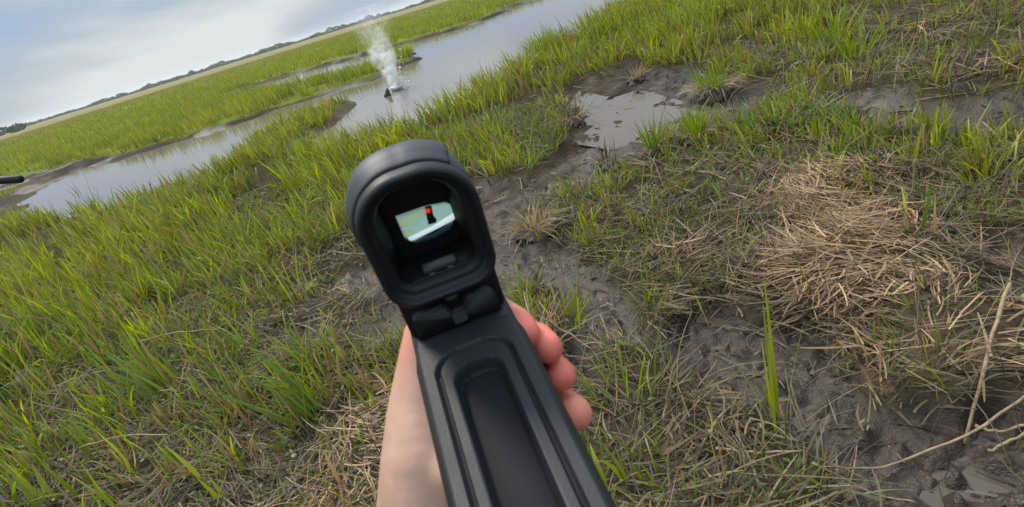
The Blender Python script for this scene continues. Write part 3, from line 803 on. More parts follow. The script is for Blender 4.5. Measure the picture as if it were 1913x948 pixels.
def hood():
    # raised cap over the crown: thick arch that climbs towards the front and ends in a blunt step on the right
    bm = bmesh.new(); prev = None
    base = resample(sring(0, 0), 240)
    c0 = Vector((0, 0, SCZ))
    angs = np.linspace(52, 176, 44)
    for a in angs:
        d = Vector((math.cos(RAD(a)), 0, math.sin(RAD(a))))
        r_ = max(((p - c0).dot(d) for p in base if (p - c0).normalized().dot(d) > 0.97))
        s_ = min(1.0, max(0.0, (178 - a) / 55))
        prof = [(12.0, -0.8), (13.0, 0.5), (17.5, 0.8), (19.0, 1.0 + 0.8 * s_), (26.0, 1.0 + 1.3 * s_), (28.2, 0.8 + 1.2 * s_), (28.8, 0.3 + 0.9 * s_), (28.4, -1.0)]
        vs = [bm.verts.new((c0 + d * (r_ + o_) + Vector((0, y_, 0))) * 0.001) for y_, o_ in prof]
        if prev:
            for k in range(len(vs)): bm.faces.new((prev[k], prev[(k + 1) % len(vs)], vs[(k + 1) % len(vs)], vs[k]))
        else: bm.faces.new(vs[::-1])
        prev = vs
    bm.faces.new(prev)
    for e_ in bm.edges:
        if len(e_.link_faces) == 2 and e_.calc_face_angle(0) > RAD(38): e_.smooth = False
    link('hood', bm_mesh('hood', bm), M_HOOD, gun)
hood()

LENS = [(-9.10, 27.00, 48.00), (3.70, 27.00, 47.80), (11.60, 27.00, 46.30), (14.00, 27.00, 43.60), (13.60, 27.00, 37.80), (11.90, 27.00, 36.90), (-6.60, 27.00, 34.60), (-8.90, 27.00, 36.70)]
def front_wall():
    outer = resample(sring(27.4, 9.8), 120)
    cx = sum((Vector(p) for p in LENS), Vector()) / len(LENS)
    inner = []
    P = [Vector(p) for p in LENS]
    for v in outer:                       # the opening's edge seen from its centre in the same direction
        d = (v - cx); d.y = 0; d.normalize(); best = 6.0
        for a, b in zip(P, P[1:] + P[:1]):
            ex, ez = b.x - a.x, b.z - a.z
            den = d.x * ez - d.z * ex
            if abs(den) < 1e-9: continue
            t = ((a.x - cx.x) * ez - (a.z - cx.z) * ex) / den
            s_ = ((a.x - cx.x) * d.z - (a.z - cx.z) * d.x) / den
            if t > 0 and -1e-6 <= s_ <= 1 + 1e-6: best = t
        inner.append(cx + d * best)
    loft('front_wall', [[tuple(v) for v in outer], [(v.x, 27.2, v.z) for v in inner], [(v.x, 28.2, v.z) for v in inner]], M_BLACK, smooth=False)
front_wall()

def mat_lens():
    mt, nt, N, L = new_mat('coated_lens')
    o = N('ShaderNodeOutputMaterial'); tp = N('ShaderNodeBsdfTransparent'); tr = N('ShaderNodeBsdfTranslucent'); gl = N('ShaderNodeBsdfGlossy')
    tp.inputs['Color'].default_value = (0.85, 0.97, 0.96, 1)
    tr.inputs['Color'].default_value = (0.42, 0.60, 0.575, 1)
    gl.inputs['Roughness'].default_value = 0.15; gl.inputs['Color'].default_value = (0.6, 0.9, 0.9, 1)
    m1 = N('ShaderNodeMixShader'); m1.inputs['Fac'].default_value = 0.42
    m2 = N('ShaderNodeMixShader'); m2.inputs['Fac'].default_value = 0.10
    L(tp.outputs['BSDF'], m1.inputs[1]); L(tr.outputs['BSDF'], m1.inputs[2]); L(m1.outputs['Shader'], m2.inputs[1]); L(gl.outputs['BSDF'], m2.inputs[2])
    L(m2.outputs['Shader'], o.inputs['Surface'])
    return mt
def slab(name, poly, y0, y1, mat, parent=gun):
    return loft(name, [[(p[0], y0, p[2]) for p in poly], [(p[0], y1, p[2]) for p in poly]], mat, (True, True), parent, smooth=False)
M_WHITE = mat_blade('white_lens_bevel', trans=0.75, gloss=0.08)
def white_col(o):
    a = o.data.color_attributes.new('Col', 'FLOAT_COLOR', 'POINT')
    a.data.foreach_set('color', np.tile(np.array([0.80, 0.86, 0.88, 1], np.float32), len(o.data.vertices)))
LENS_TOP = LENS[:4] + [(13.90, 27.00, 40.30), (2.90, 27.00, 38.00), (-7.20, 27.00, 37.00), (-9.00, 27.00, 37.00)]
lens = slab('lens', LENS_TOP, 27.35, 28.0, mat_lens())
M_CREAM = mat_blade('cream_lens_view', trans=0.8, gloss=0.06)  # bright view through the lens, put in as cream-coloured slabs
for nm, poly in (('lens_view_patch', [(-8.70, 26.80, 46.70), (-5.70, 26.80, 47.50), (-1.90, 26.80, 46.90), (1.40, 26.80, 47.30), (3.30, 26.80, 46.80), (2.40, 26.80, 44.10), (-1.30, 26.80, 43.30), (-3.20, 26.80, 41.80), (-5.90, 26.80, 41.90), (-8.90, 26.80, 42.40)]),
                 ('lens_view_patch', [(-9.00, 26.80, 41.10), (-6.30, 26.80, 41.00), (-4.50, 26.80, 38.90), (-4.50, 26.80, 37.50), (-7.10, 26.80, 37.30), (-8.90, 26.80, 37.60)])):
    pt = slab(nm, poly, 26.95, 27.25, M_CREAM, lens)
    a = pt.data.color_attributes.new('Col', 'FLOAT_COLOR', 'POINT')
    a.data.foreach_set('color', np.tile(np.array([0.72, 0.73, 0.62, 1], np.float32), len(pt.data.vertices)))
bev = slab('lens_bevel', [(14.20, 27.00, 39.90), (13.80, 27.00, 36.90), (2.30, 27.00, 34.80), (-7.30, 27.00, 34.10), (-7.80, 27.00, 36.70), (2.80, 27.00, 37.80)], 27.3, 28.1, M_WHITE, lens)
white_col(bev)
M_BLUE = mat_plain('dark_blue_reflection', (0.035, 0.075, 0.11), 0.3, 0.5)  # reflected band below the lens, painted as a dark blue slab
slab('reflection_band', [(11.60, 26.00, 36.70), (10.00, 26.00, 34.70), (2.60, 26.00, 33.30), (-5.60, 26.00, 33.90), (-6.20, 26.00, 35.00), (2.60, 26.00, 34.90)], 25.8, 26.8, M_BLUE, lens)
post = slab('emitter_post', [(3.30, 25.00, 48.40), (5.80, 25.00, 47.90), (5.20, 25.00, 43.30), (5.80, 25.00, 41.80), (5.30, 25.00, 40.20), (2.10, 25.00, 40.70), (2.40, 25.00, 43.20)], 24.6, 25.6, M_BLACK)
mt, nt_, N_, L_ = new_mat('red_led')
o_ = N_('ShaderNodeOutputMaterial'); em = N_('ShaderNodeEmission'); em.inputs['Color'].default_value = (1, 0.01, 0.015, 1); em.inputs['Strength'].default_value = 1.2
L_(em.outputs['Emission'], o_.inputs['Surface'])
bm = bmesh.new(); bmesh.ops.create_uvsphere(bm, u_segments=16, v_segments=10, radius=0.00085)
bmesh.ops.translate(bm, verts=bm.verts, vec=Vector((3.90, 24.20, 46.80)) * 0.001)
link('red_dot', bm_mesh('red_dot', bm), mt, post)

def box_mm(name, x0, x1, y0, y1, z0, z1, mat, bev=0.8, parent=gun, seg=2, skew=0.0, taper=0.0):
    bm = bmesh.new(); bmesh.ops.create_cube(bm, size=1)
    for v in bm.verts:
        fx, fy, fz = v.co.x + 0.5, v.co.y + 0.5, v.co.z + 0.5
        t = taper * fz
        v.co = Vector((x0 + t + (x1 - x0 - 2 * t) * fx, y0 + (y1 - y0) * fy + skew * fz, z0 + (z1 - z0) * fz)) * 0.001
    if bev: bmesh.ops.bevel(bm, geom=bm.edges[:], offset=bev * 0.001, segments=seg, affect='EDGES', profile=0.6)
    return link(name, bm_mesh(name, bm), mat, parent)
# ledge and knobs low inside the eyepiece
led = box_mm('inner_ledge', -6.5, 7.5, 12, 17, 26.4, 28.8, M_STEEL, 0.6)
for kx in (-3.6, 4.2): box_mm('ledge_screw', kx - 1.5, kx + 1.5, 11.5, 14, 25.0, 26.6, M_STEEL, 0.7, led)
box_mm('tube_floor', -12, 12, 11, 27, 23.0, 26.2, M_BLACK, 0.8)

# rear sight block with its notch, in front of the recess
def notch_block():
    prof = [(-18.2, -0.5), (18.2, -0.5), (17.8, 9.5), (15.2, 13.2), (5.2, 13.2), (4.6, 12.6), (3.4, 7.4), (-2.0, 7.4), (-3.2, 12.6), (-3.8, 13.2), (-16.6, 13.2), (-18.0, 11.6)]
    bm = bmesh.new()
    fr = [bm.verts.new(Vector((x, 7.2 - 0.12 * z, z)) * 0.001) for x, z in prof]
    bk = [bm.verts.new(Vector((x * 0.97, 16.0, z)) * 0.001) for x, z in prof]
    n = len(prof)
    bm.faces.new(fr); bm.faces.new(bk[::-1])
    for k in range(n): bm.faces.new((fr[k], bk[k], bk[(k + 1) % n], fr[(k + 1) % n]))
    bmesh.ops.recalc_face_normals(bm, faces=bm.faces[:])
    bmesh.ops.bevel(bm, geom=[e_ for e_ in bm.edges], offset=0.0006, segments=2, affect='EDGES')
    o = link('rear_sight', bm_mesh('rear_sight', bm), M_RIM, gun)
    slab('sight_notch', [(3.6, 0, 3.6), (3.4, 0, 7.3), (-2.0, 0, 7.3), (-2.4, 0, 3.4), (-1.4, 0, 2.8), (2.6, 0, 2.8)], 5.8, 7.0, mat_plain('notch_grey', (0.045, 0.046, 0.05), 0.5, 0.5), o)  # notch plate in a lighter grey than the block
    bm = bmesh.new(); bmesh.ops.create_uvsphere(bm, u_segments=16, v_segments=10, radius=0.0024)
    bmesh.ops.scale(bm, verts=bm.verts, vec=(1.2, 0.8, 0.6)); bmesh.ops.translate(bm, verts=bm.verts, vec=Vector((0.4, 9.5, 14.2)) * 0.001)
    link('sight_screw', bm_mesh('sight_screw', bm), M_STEEL, o)
notch_block()
box_mm('sight_mount', -21.0, 21.0, 11, 30, -0.4, 19.5, M_BLACK, 1.5)
box_mm('grip', -15, 15, -18, 14, -118, -29.5, M_POLY2, 5, seg=4, skew=16)
box_mm('trigger_guard', -6, 6, 30, 62, -36, -30.5, M_POLY2, 2)
bm = bmesh.new(); tube(bm, [Vector((0, 71, -12)) * 0.001, Vector((0, 84, -12)) * 0.001], [0.009, 0.009], 20)
link('muzzle', bm_mesh('muzzle', bm), M_BLACK, gun)

# ------------------------------------------------------------------ hand and forearm
def skin_material():
    mt, nt, N, L = new_mat('skin')
    o = N('ShaderNodeOutputMaterial'); b = N('ShaderNodeBsdfPrincipled')
    a = N('ShaderNodeAttribute'); a.attribute_name = 'Col'
    t = N('ShaderNodeTexCoord'); n = N('ShaderNodeTexNoise'); n.inputs['Scale'].default_value = 55; n.inputs['Detail'].default_value = 5
    L(t.outputs['Object'], n.inputs['Vector'])
    mr = N('ShaderNodeMapRange'); mr.inputs['From Min'].default_value = 0.3; mr.inputs['From Max'].default_value = 0.7; mr.inputs['To Min'].default_value = 0.82; mr.inputs['To Max'].default_value = 1.12
    L(n.outputs['Fac'], mr.inputs['Value'])
    mx = N('ShaderNodeMix'); mx.data_type = 'RGBA'; mx.blend_type = 'MULTIPLY'; mx.inputs['Factor'].default_value = 1
    L(a.outputs['Color'], mx.inputs['A']); L(mr.outputs['Result'], mx.inputs['B']); L(mx.outputs['Result'], b.inputs['Base Color'])
    b.inputs['Roughness'].default_value = 0.5; b.inputs['Specular IOR Level'].default_value = 0.35
    b.inputs['Subsurface Weight'].default_value = 0.18; b.inputs['Subsurface Radius'].default_value = (1.0, 0.35, 0.2); b.inputs['Subsurface Scale'].default_value = 0.004
    n2 = N('ShaderNodeTexVoronoi'); n2.inputs['Scale'].default_value = 900
    L(t.outputs['Object'], n2.inputs['Vector'])
    bp = N('ShaderNodeBump'); bp.inputs['Strength'].default_value = 0.12; bp.inputs['Distance'].default_value = 0.0006
    L(n2.outputs['Distance'], bp.inputs['Height']); L(bp.outputs['Normal'], b.inputs['Normal'])
    L(b.outputs['BSDF'], o.inputs['Surface'])
    return mt

def sweep(bm, pts, rads, step=0.25):
    """overlapping balls along a joint chain, thick enough to fuse when remeshed"""
    for (p, r_), (q, s_) in zip(zip(pts, rads), list(zip(pts, rads))[1:]):
        p, q = Vector(p), Vector(q)
        n = max(2, int((q - p).length / (min(r_, s_) * step)))
        for k in range(n + 1):
            t = k / n
            ret = bmesh.ops.create_icosphere(bm, subdivisions=3, radius=(r_ + (s_ - r_) * t) * 0.001)
            bmesh.ops.translate(bm, verts=ret['verts'], vec=p.lerp(q, t) * 0.001)

FING = [([(-18, 27, -13), (-4, 49, -20), (14, 41, -19), (23.5, 15, -17), (24.3, 5.5, -15.5)], [9.4, 8.8, 8.0, 7.4, 6.9]),
        ([(-20, 22, -29), (-5, 46, -38), (18, 39, -36), (30.5, 16, -31), (31.6, 4.0, -27.2)], [9.6, 9.0, 8.2, 7.8, 7.3]),
        ([(-22, 15, -47), (-5, 39, -56), (20, 33, -54), (32.5, 12, -48), (33.4, 1.2, -43.2)], [9.6, 9.0, 8.3, 8.0, 7.7]),
        ([(-24, 6, -65), (-7, 29, -75), (18, 23, -73), (31.5, 3, -65), (33.2, -9.0, -58.6)], [9.4, 8.8, 8.4, 8.6, 8.4])]
def build_hand():
    bm = bmesh.new()
    for pts, rads in FING: sweep(bm, pts, rads)
    sweep(bm, [(-18.2, 25, -13), (-24.1, 15.2, -24.0), (-28.3, 3.1, -37.7), (-32.1, -10.1, -49.4), (-39.3, -21.6, -68.2), (-49.8, -40.1, -89.2), (-84.5, -95.2, -188.8), (-110, -135, -265)],
          [9.5, 12.5, 18.5, 23, 26, 28.5, 39, 43])
    sweep(bm, [(-22, 18, -30), (-25, 10, -46), (-27, -2, -62)], [11, 14, 17])
    sweep(bm, [(-30, -16, -46), (-10, -36, -40), (9, -30, -38), (14, -12, -38)], [15, 11, 9, 8])
    me = bpy.data.meshes.new('person'); bm.to_mesh(me); bm.free()
    o = bpy.data.objects.new('person', me); COL.objects.link(o)
    md = o.modifiers.new('r', 'REMESH'); md.mode = 'VOXEL'; md.voxel_size = 0.0014; md.use_smooth_shade = True
    ms = o.modifiers.new('s', 'SMOOTH'); ms.factor = 0.5; ms.iterations = 14
    dg = bpy.context.evaluated_depsgraph_get()
    me2 = bpy.data.meshes.new_from_object(o.evaluated_get(dg))
    o.modifiers.clear(); o.data = me2; bpy.data.meshes.remove(me); me2.name = 'person'
    n = len(me2.vertices); co = np.zeros(n * 3, np.float32); me2.vertices.foreach_get('co', co); co = co.reshape(-1, 3) * 1000
    red = np.zeros(n)
    for pts, rads in FING:
        d = np.linalg.norm(co - np.array(pts[-1]), axis=1); red = np.maximum(red, 1 - sstep(7, 24, d))
        d = np.linalg.norm(co - np.array(pts[0]), axis=1); red = np.maximum(red, 0.45 * (1 - sstep(8, 30, d)))
    base = np.array([0.47, 0.285, 0.205]); rd = np.array([0.72, 0.190, 0.135])
    c = base + (rd - base) * red[:, None]
    pk = np.linalg.norm(co - np.array(FING[3][0][-1]), axis=1); c = c + (np.array([0.66, 0.29, 0.205]) - c) * (1 - sstep(6, 22, pk))[:, None] * 0.6
    a = me2.color_attributes.new('Col', 'FLOAT_COLOR', 'POINT'); c4 = np.ones((n, 4), np.float32); c4[:, :3] = c; a.data.foreach_set('color', c4.ravel())
    me2.materials.clear(); me2.materials.append(skin_material())
    for p_ in me2.polygons: p_.use_smooth = True
    o.matrix_world = gm
    tag(o, 'bare hand and forearm holding the black pistol, fingertips curled round its right side', 'person')
build_hand()

# ------------------------------------------------------------------ things at the left edge
rod = empty('gun_barrel', (-0.790, 1.066, 1.3245))
tag(rod, 'dark round gun barrel end poking in at the left edge over the creek', 'gun barrel')
bm = bmesh.new()
A, B = Vector((0.016, 0, -0.004)), Vector((-0.50, 0.045, 0.105))
dA = (B - A).normalized()
tube(bm, [A - dA * 0.0008, A + dA * 0.0015, A + dA * 0.05, B], [0.0052, 0.0068, 0.0070, 0.0078], 24)
link('barrel', bm_mesh('barrel', bm), mat_plain('gun_metal', (0.022, 0.021, 0.021), 0.6, 0.3, var=0.2), rod)
bm = bmesh.new(); tube(bm, [A - dA * 0.0014, A - dA * 0.0009], [0.0038, 0.0038], 20)
link('bore', bm_mesh('bore', bm), M_BLACK, rod)

def boot(x, y):
    root = empty('boot', (x, y, 0), RAD(150))
    tag(root, 'dark rubber boot half hidden in the tall grass at the left edge', 'boot')
    mr = mat_plain('dark_rubber', (0.022, 0.022, 0.02), 0.45, 0.4, 0.1, 80, var=0.3)
    bm = bmesh.new()
    rings = []
    for z, cy, hx, hy in ((0.02, 0.05, 0.048, 0.145), (0.05, 0.05, 0.05, 0.145), (0.08, 0.03, 0.048, 0.12), (0.11, 0.0, 0.046, 0.085), (0.16, -0.02, 0.048, 0.062), (0.26, -0.025, 0.056, 0.064), (0.36, -0.03, 0.064, 0.070), (0.365, -0.03, 0.058, 0.064), (0.30, -0.028, 0.054, 0.06)):
        rings.append([bm.verts.new((hx * math.cos(2 * math.pi * k / 20), cy + hy * math.sin(2 * math.pi * k / 20), z)) for k in range(20)])
    for a, b in zip(rings, rings[1:]):
        for k in range(20): bm.faces.new((a[k], a[(k + 1) % 20], b[(k + 1) % 20], b[k]))
    bm.faces.new(rings[0][::-1])
    link('shaft', bm_mesh('shaft', bm), mr, root)
    bm = bmesh.new()
    rings = [[bm.verts.new((0.053 * math.cos(2 * math.pi * k / 20), 0.05 + 0.152 * math.sin(2 * math.pi * k / 20), z)) for k in range(20)] for z in (-0.01, 0.022)]
    for k in range(20): bm.faces.new((rings[0][k], rings[0][(k + 1) % 20], rings[1][(k + 1) % 20], rings[1][k]))
    bm.faces.new(rings[0][::-1]); bm.faces.new(rings[1])
    link('sole', bm_mesh('sole', bm), M_BLACK, root)
boot(*(-3.259, 3.194))

# ------------------------------------------------------------------ the spray in the creek
SX, SY = (-1.343, 13.187)
def spray():
    root = empty('water_spray', (SX, SY, WATER_Z))
    tag(root, 'tall column of white spray and mist rising from the creek', 'water spray')
    bm = bmesh.new()
    pts = [(0, 0, 0.0), (0.0, 0, 0.15), (-0.02, 0, 0.5), (-0.05, 0, 0.9), (-0.06, 0, 1.35), (-0.07, 0, 1.75)]
    tube(bm, pts, [0.24, 0.27, 0.36, 0.46, 0.55, 0.50], 16)
    mt, nt, N, L = new_mat('spray_mist')
    o = N('ShaderNodeOutputMaterial'); v = N('ShaderNodeVolumePrincipled')
    v.inputs['Color'].default_value = (0.95, 0.96, 0.95, 1); v.inputs['Anisotropy'].default_value = 0.2
    t = N('ShaderNodeTexCoord'); s = N('ShaderNodeSeparateXYZ'); L(t.outputs['Object'], s.inputs[0])
    def mth(op, a, b=None, c=None, cl=False):
        n = N('ShaderNodeMath'); n.operation = op; n.use_clamp = cl
        for i, q in enumerate((a, b, c)):
            if q is None: continue
            if isinstance(q, (int, float)): n.inputs[i].default_value = q
            else: L(q, n.inputs[i])
        return n.outputs[0]
    X, Y, Z = s.outputs[0], s.outputs[1], s.outputs[2]
    wx = N('ShaderNodeTexNoise'); wx.inputs['Scale'].default_value = 2.4; wx.inputs['Detail'].default_value = 3; L(t.outputs['Object'], wx.inputs['Vector'])
    xo = mth('ADD', X, mth('MULTIPLY', mth('SUBTRACT', wx.outputs['Fac'], 0.5), 0.62))
    xo = mth('ADD', xo, mth('MULTIPLY', Z, 0.04))
    rad = mth('SQRT', mth('ADD', mth('MULTIPLY', xo, xo), mth('MULTIPLY', Y, Y)))
    R0 = mth('MULTIPLY_ADD', Z, 0.24, 0.12)
    f = mth('SUBTRACT', 1.0, mth('DIVIDE', rad, R0), cl=True)
    n2 = N('ShaderNodeTexNoise'); n2.inputs['Scale'].default_value = 7.5; n2.inputs['Detail'].default_value = 6; n2.inputs['Roughness'].default_value = 0.7
    L(t.outputs['Object'], n2.inputs['Vector'])
    nn = mth('MULTIPLY', mth('SUBTRACT', n2.outputs['Fac'], 0.44, cl=True), 7.0)
    hfall = mth('MULTIPLY_ADD', mth('POWER', mth('SUBTRACT', 1.0, mth('DIVIDE', Z, 1.75), cl=True), 2.8), 1.3, 0.03)
    dn = mth('MULTIPLY', mth('MULTIPLY', f, nn), mth('MULTIPLY', hfall, 30.0))
    L(dn, v.inputs['Density']); L(v.outputs['Volume'], o.inputs['Volume'])
    link('mist', bm_mesh('mist', bm), mt, root)
    bm = bmesh.new()
    for k in range(520):
        h_ = abs(random.gauss(0, 0.42)) if k > 120 else abs(random.gauss(0, 0.12))
        if h_ > 1.5: continue
        sp = 0.07 + 0.13 * h_
        r_ = random.uniform(0.004, 0.013) * (1.6 if k < 150 else 1)
        ret = bmesh.ops.create_icosphere(bm, subdivisions=1, radius=r_)
        bmesh.ops.translate(bm, verts=ret['verts'], vec=(random.gauss(0.10 + 0.02 * h_, sp * 0.9), random.gauss(0, sp * 0.7), 0.02 + h_))
    wd = mat_plain('white_droplets', (0.78, 0.80, 0.78), 0.15, 0.5)
    dr = tag(link('droplets', bm_mesh('droplets', bm), wd, root), kind='stuff')
    # torn crown of water where the column leaves the surface
    bm = bmesh.new(); n = 36; lo, hi, tp = [], [], []
    for k in range(n):
        a = 2 * math.pi * k / n
        h_ = 0.02 + 0.07 * (mnoise.noise(Vector((math.cos(a) * 2.2, math.sin(a) * 2.2, 3))) * 0.5 + 0.5) + random.uniform(0, 0.03)
        lo.append(bm.verts.new((0.10 * math.cos(a), 0.10 * math.sin(a), -0.02)))
        hi.append(bm.verts.new((0.13 * math.cos(a), 0.13 * math.sin(a), h_ * 0.5)))
        tp.append(bm.verts.new((0.155 * math.cos(a), 0.155 * math.sin(a), h_)))
    for A_, B_ in ((lo, hi), (hi, tp)):
        for k in range(n): bm.faces.new((A_[k], A_[(k + 1) % n], B_[(k + 1) % n], B_[k]))
    cw = link('splash_crown', bm_mesh('splash_crown', bm), wd, root)
    md = cw.modifiers.new('t', 'SOLIDIFY'); md.thickness = 0.012
spray()

def snag(x, y):
    bm = bmesh.new()
    prof = [(0.0, 0.065), (0.05, 0.065), (0.09, 0.05), (0.14, 0.035), (0.18, 0.010)]
    rings = []
    for z, r_ in prof:
        rings.append([bm.verts.new(((r_ * (0.75 + 0.5 * random.random())) * math.cos(2 * math.pi * k / 11) + 0.25 * z, (r_ * 0.7) * math.sin(2 * math.pi * k / 11), z - 0.03 + random.uniform(-0.015, 0.015))) for k in range(11)])
    for a, b in zip(rings, rings[1:]):
        for k in range(11): bm.faces.new((a[k], a[(k + 1) % 11], b[(k + 1) % 11], b[k]))
    bm.faces.new(rings[-1]); bm.faces.new(rings[0][::-1])
    o = link('driftwood', bm_mesh('driftwood', bm, False), mat_plain('wet_dark_wood', (0.028, 0.026, 0.024), 0.35, 0.5, 0.4, 40, var=0.4), loc=(x, y, WATER_Z))
    tag(o, 'dark pointed chunk of driftwood sticking out of the water beside the spray', 'driftwood')
snag(*(-1.519, 12.607))

# ------------------------------------------------------------------ single plants
def blade_part(name, parent, n, spread, l0, l1, wid, cols, lean=(0.05, 0.35), curve=(0.1, 0.8), seg=5, az=None, z0=0.0, root=0.75, tip=0.1):
    ox, oy = rng.normal(0, spread, n), rng.normal(0, spread, n)
    a = np.arctan2(ox, oy) + rng.normal(0, 0.5, n) if az is None else rng.normal(az, 0.5, n)
    col = np.array(cols[0]) + (np.array(cols[1]) - np.array(cols[0])) * rng.random((n, 1))
    V, Q, C_ = ribbons(np.stack([ox, oy, np.full(n, z0)], -1), a, rng.uniform(*lean, n), rng.uniform(*curve, n), rng.uniform(l0, l1, n), wid * rng.uniform(0.7, 1.25, n), col, seg, tipcol=col * 0.95 + 0.02, root=root, tip=tip)
    return link(name, mesh_np(name, V, Q, None, C_), M_GREEN, parent)

GRN = ((0.115, 0.190, 0.014), (0.220, 0.275, 0.018)); YEL = ((0.20, 0.245, 0.02), (0.29, 0.30, 0.03)); DED = ((0.22, 0.165, 0.09), (0.36, 0.27, 0.16)); DRK = ((0.05, 0.037, 0.024), (0.12, 0.09, 0.055))
M_SOD = mat_plain('wet_sod', (0.075, 0.058, 0.042), 0.75, 0.3, 0.6, 40, var=0.4, vscale=18)
def gz(x, y): return float(height(np.array([x]), np.array([y]))[0])

def tussock(xy, label, r_, h_, ln, n, cols=GRN, skirt=40, wid=0.008):
    x, y = xy; root = empty('grass_tussock', (x, y, gz(x, y)))
    tag(root, label, 'tussock', 'grass tussocks round the mud')
    bm = bmesh.new(); bmesh.ops.create_icosphere(bm, subdivisions=4, radius=1)
    for v in bm.verts:
        k = 1 + 0.45 * mnoise.noise(v.co * 2.1 + Vector((x, y, 0))) + 0.2 * mnoise.noise(v.co * 6)
        v.co = Vector((v.co.x * r_ * k, v.co.y * r_ * k, v.co.z * h_ * k))
    link('sod', bm_mesh('sod', bm), M_SOD, root)
    blade_part('blades', root, n, r_ * 0.42, ln * 0.55, ln, wid, cols, z0=h_ * 0.6)
    if skirt: blade_part('dead_skirt', root, skirt, r_ * 0.5, ln * 0.5, ln * 0.95, wid, DED, lean=(0.5, 1.1), curve=(0.9, 1.7), z0=h_ * 0.8)
tussock((2.113, 5.012), 'rounded tussock with a brown drooping skirt at the right side of the grey mud pool', 0.13, 0.13, 0.30, 70, skirt=110)
tussock((0.934, 5.470), 'dark stubby tussock on the left rim of the puddle', 0.10, 0.09, 0.20, 30, DRK, 40)
tussock((1.214, 3.994), 'yellow green tussock growing in front of the puddle', 0.08, 0.05, 0.30, 60, GRN, 25)
tussock((1.523, 3.990), 'bushy tussock of green and straw blades right of the puddle', 0.12, 0.06, 0.30, 80, GRN, 60)
tussock((0.865, 4.044), 'dark clod with bristling dead stems at the front edge of the mud pool', 0.09, 0.06, 0.20, 22, DRK, 25)
tussock((1.935, 6.567), 'small dark tussock on the back edge of the grey mud pool', 0.11, 0.07, 0.20, 40, DED, 20)
tussock((-1.506, 20.568), 'lone bright tussock on the tip of the long mud spit behind the spray', 0.38, 0.04, 0.50, 170, ((0.2, 0.26, 0.018), (0.30, 0.34, 0.03)), 0, 0.026)
tussock((0.180, 3.273), 'dry straw tussock beside the wet mud right of the sight', 0.12, 0.07, 0.24, 40, DED, 110, 0.007)

def clump(name, xy, label, cat, n, spread, l0, l1, wid, cols=GRN, lean=(0.05, 0.5), curve=(0.1, 0.7), group=None, az=None, **k):
    x, y = xy
    root_z = gz(x, y)
    ox = rng.normal(0, spread, n); oy = rng.normal(0, spread, n)
    a = np.arctan2(ox, oy) + rng.normal(0, 0.4, n) if az is None else rng.normal(az, 0.45, n)
    col = np.array(cols[0]) + (np.array(cols[1]) - np.array(cols[0])) * rng.random((n, 1))
    V, Q, C_ = ribbons(np.stack([ox, oy, np.full(n, -0.01)], -1), a, rng.uniform(*lean, n), rng.uniform(*curve, n), rng.uniform(l0, l1, n), wid * rng.uniform(0.75, 1.2, n), col, 6, tipcol=col * 0.95 + 0.02, **k)
    o = link(name, mesh_np(name, V, Q, None, C_), M_GREEN, loc=(x, y, root_z))
    return tag(o, label, cat, group)
GG = 'grass clumps standing above the sward'
clump('grass_clump', (-1.020, 2.072), 'fan of long green blades leaning left of the hand', 'grass clump', 26, 0.04, 0.22, 0.42, 0.012, az=-1.35, lean=(0.15, 0.6), group=GG)
clump('grass_clump', (-1.936, 2.610), 'broad bright green clump in the lower left meadow', 'grass clump', 24, 0.045, 0.22, 0.42, 0.014, az=-1.1, group=GG)
clump('grass_clump', (-0.017, 2.329), 'short green clump beside the sight foot on the wet mud', 'grass clump', 22, 0.035, 0.14, 0.26, 0.009, group=GG)
clump('grass_clump', (0.170, 2.218), 'yellow green clump on the mud just above the fingertips', 'grass clump', 24, 0.04, 0.12, 0.24, 0.008, YEL, group=GG)
clump('grass_clump', (0.234, 1.593), 'upright thin green clump right of the curled fingertips', 'grass clump', 24, 0.05, 0.14, 0.30, 0.007, group=GG)
clump('grass_clump', (3.577, 5.537), 'tall bright clump standing in the mud at the upper right', 'grass clump', 40, 0.08, 0.30, 0.50, 0.016, group=GG)
clump('grass_clump', (3.311, 4.802), 'clump of wide fresh blades in front of the tall upper right clump', 'grass clump', 24, 0.07, 0.20, 0.40, 0.018, group=GG)
clump('grass_clump', (2.201, 2.322), 'fresh green clump of wide blades near the right edge', 'grass clump', 14, 0.04, 0.16, 0.28, 0.014, group=GG)
clump('grass_clump', (0.566, 1.070), 'low fan of fine grey green blades at the bottom right', 'grass clump', 70, 0.05, 0.08, 0.16, 0.0035, ((0.09, 0.13, 0.05), (0.14, 0.18, 0.08)), lean=(0.7, 1.3), group=GG)
clump('grass_clump', (2.019, 3.785), 'wide dome of fine green blades behind the straw', 'grass clump', 150, 0.12, 0.14, 0.28, 0.006, ((0.09, 0.13, 0.035), (0.15, 0.19, 0.06)), lean=(0.4, 1.2), curve=(0.3, 1.1), group=GG)
clump('reed_shoots', (0.608, 1.272), 'slender pale green reed shoots standing alone in the dark mud', 'reed', 7, 0.022, 0.26, 0.55, 0.010, YEL, lean=(0.0, 0.3), curve=(0.0, 0.35), tip=0.3)
clump('water_reeds', (-7.903, 12.231), 'pair of dark reed sprigs standing in the left creek', 'reed', 9, 0.10, 0.35, 0.65, 0.022, DRK, lean=(0.0, 0.2), curve=(0.0, 0.3))
LG = 'single broad leaves'
def leaf(xy, label, n, ln, wid, cols=YEL, lean=(0.05, 0.3), az=-1.0):
    clump('broad_leaf', xy, label, 'leaf blade', n, 0.012, ln * 0.8, ln, wid, cols, lean, (0.15, 0.5), LG, az=az, root=0.35)
leaf((0.131, 1.217), 'bright broad leaf rising beside the lowest fingertip', 3, 0.22, 0.020)
leaf((0.666, 1.032), 'narrow bright leaves in the mud at the bottom right', 3, 0.12, 0.012)
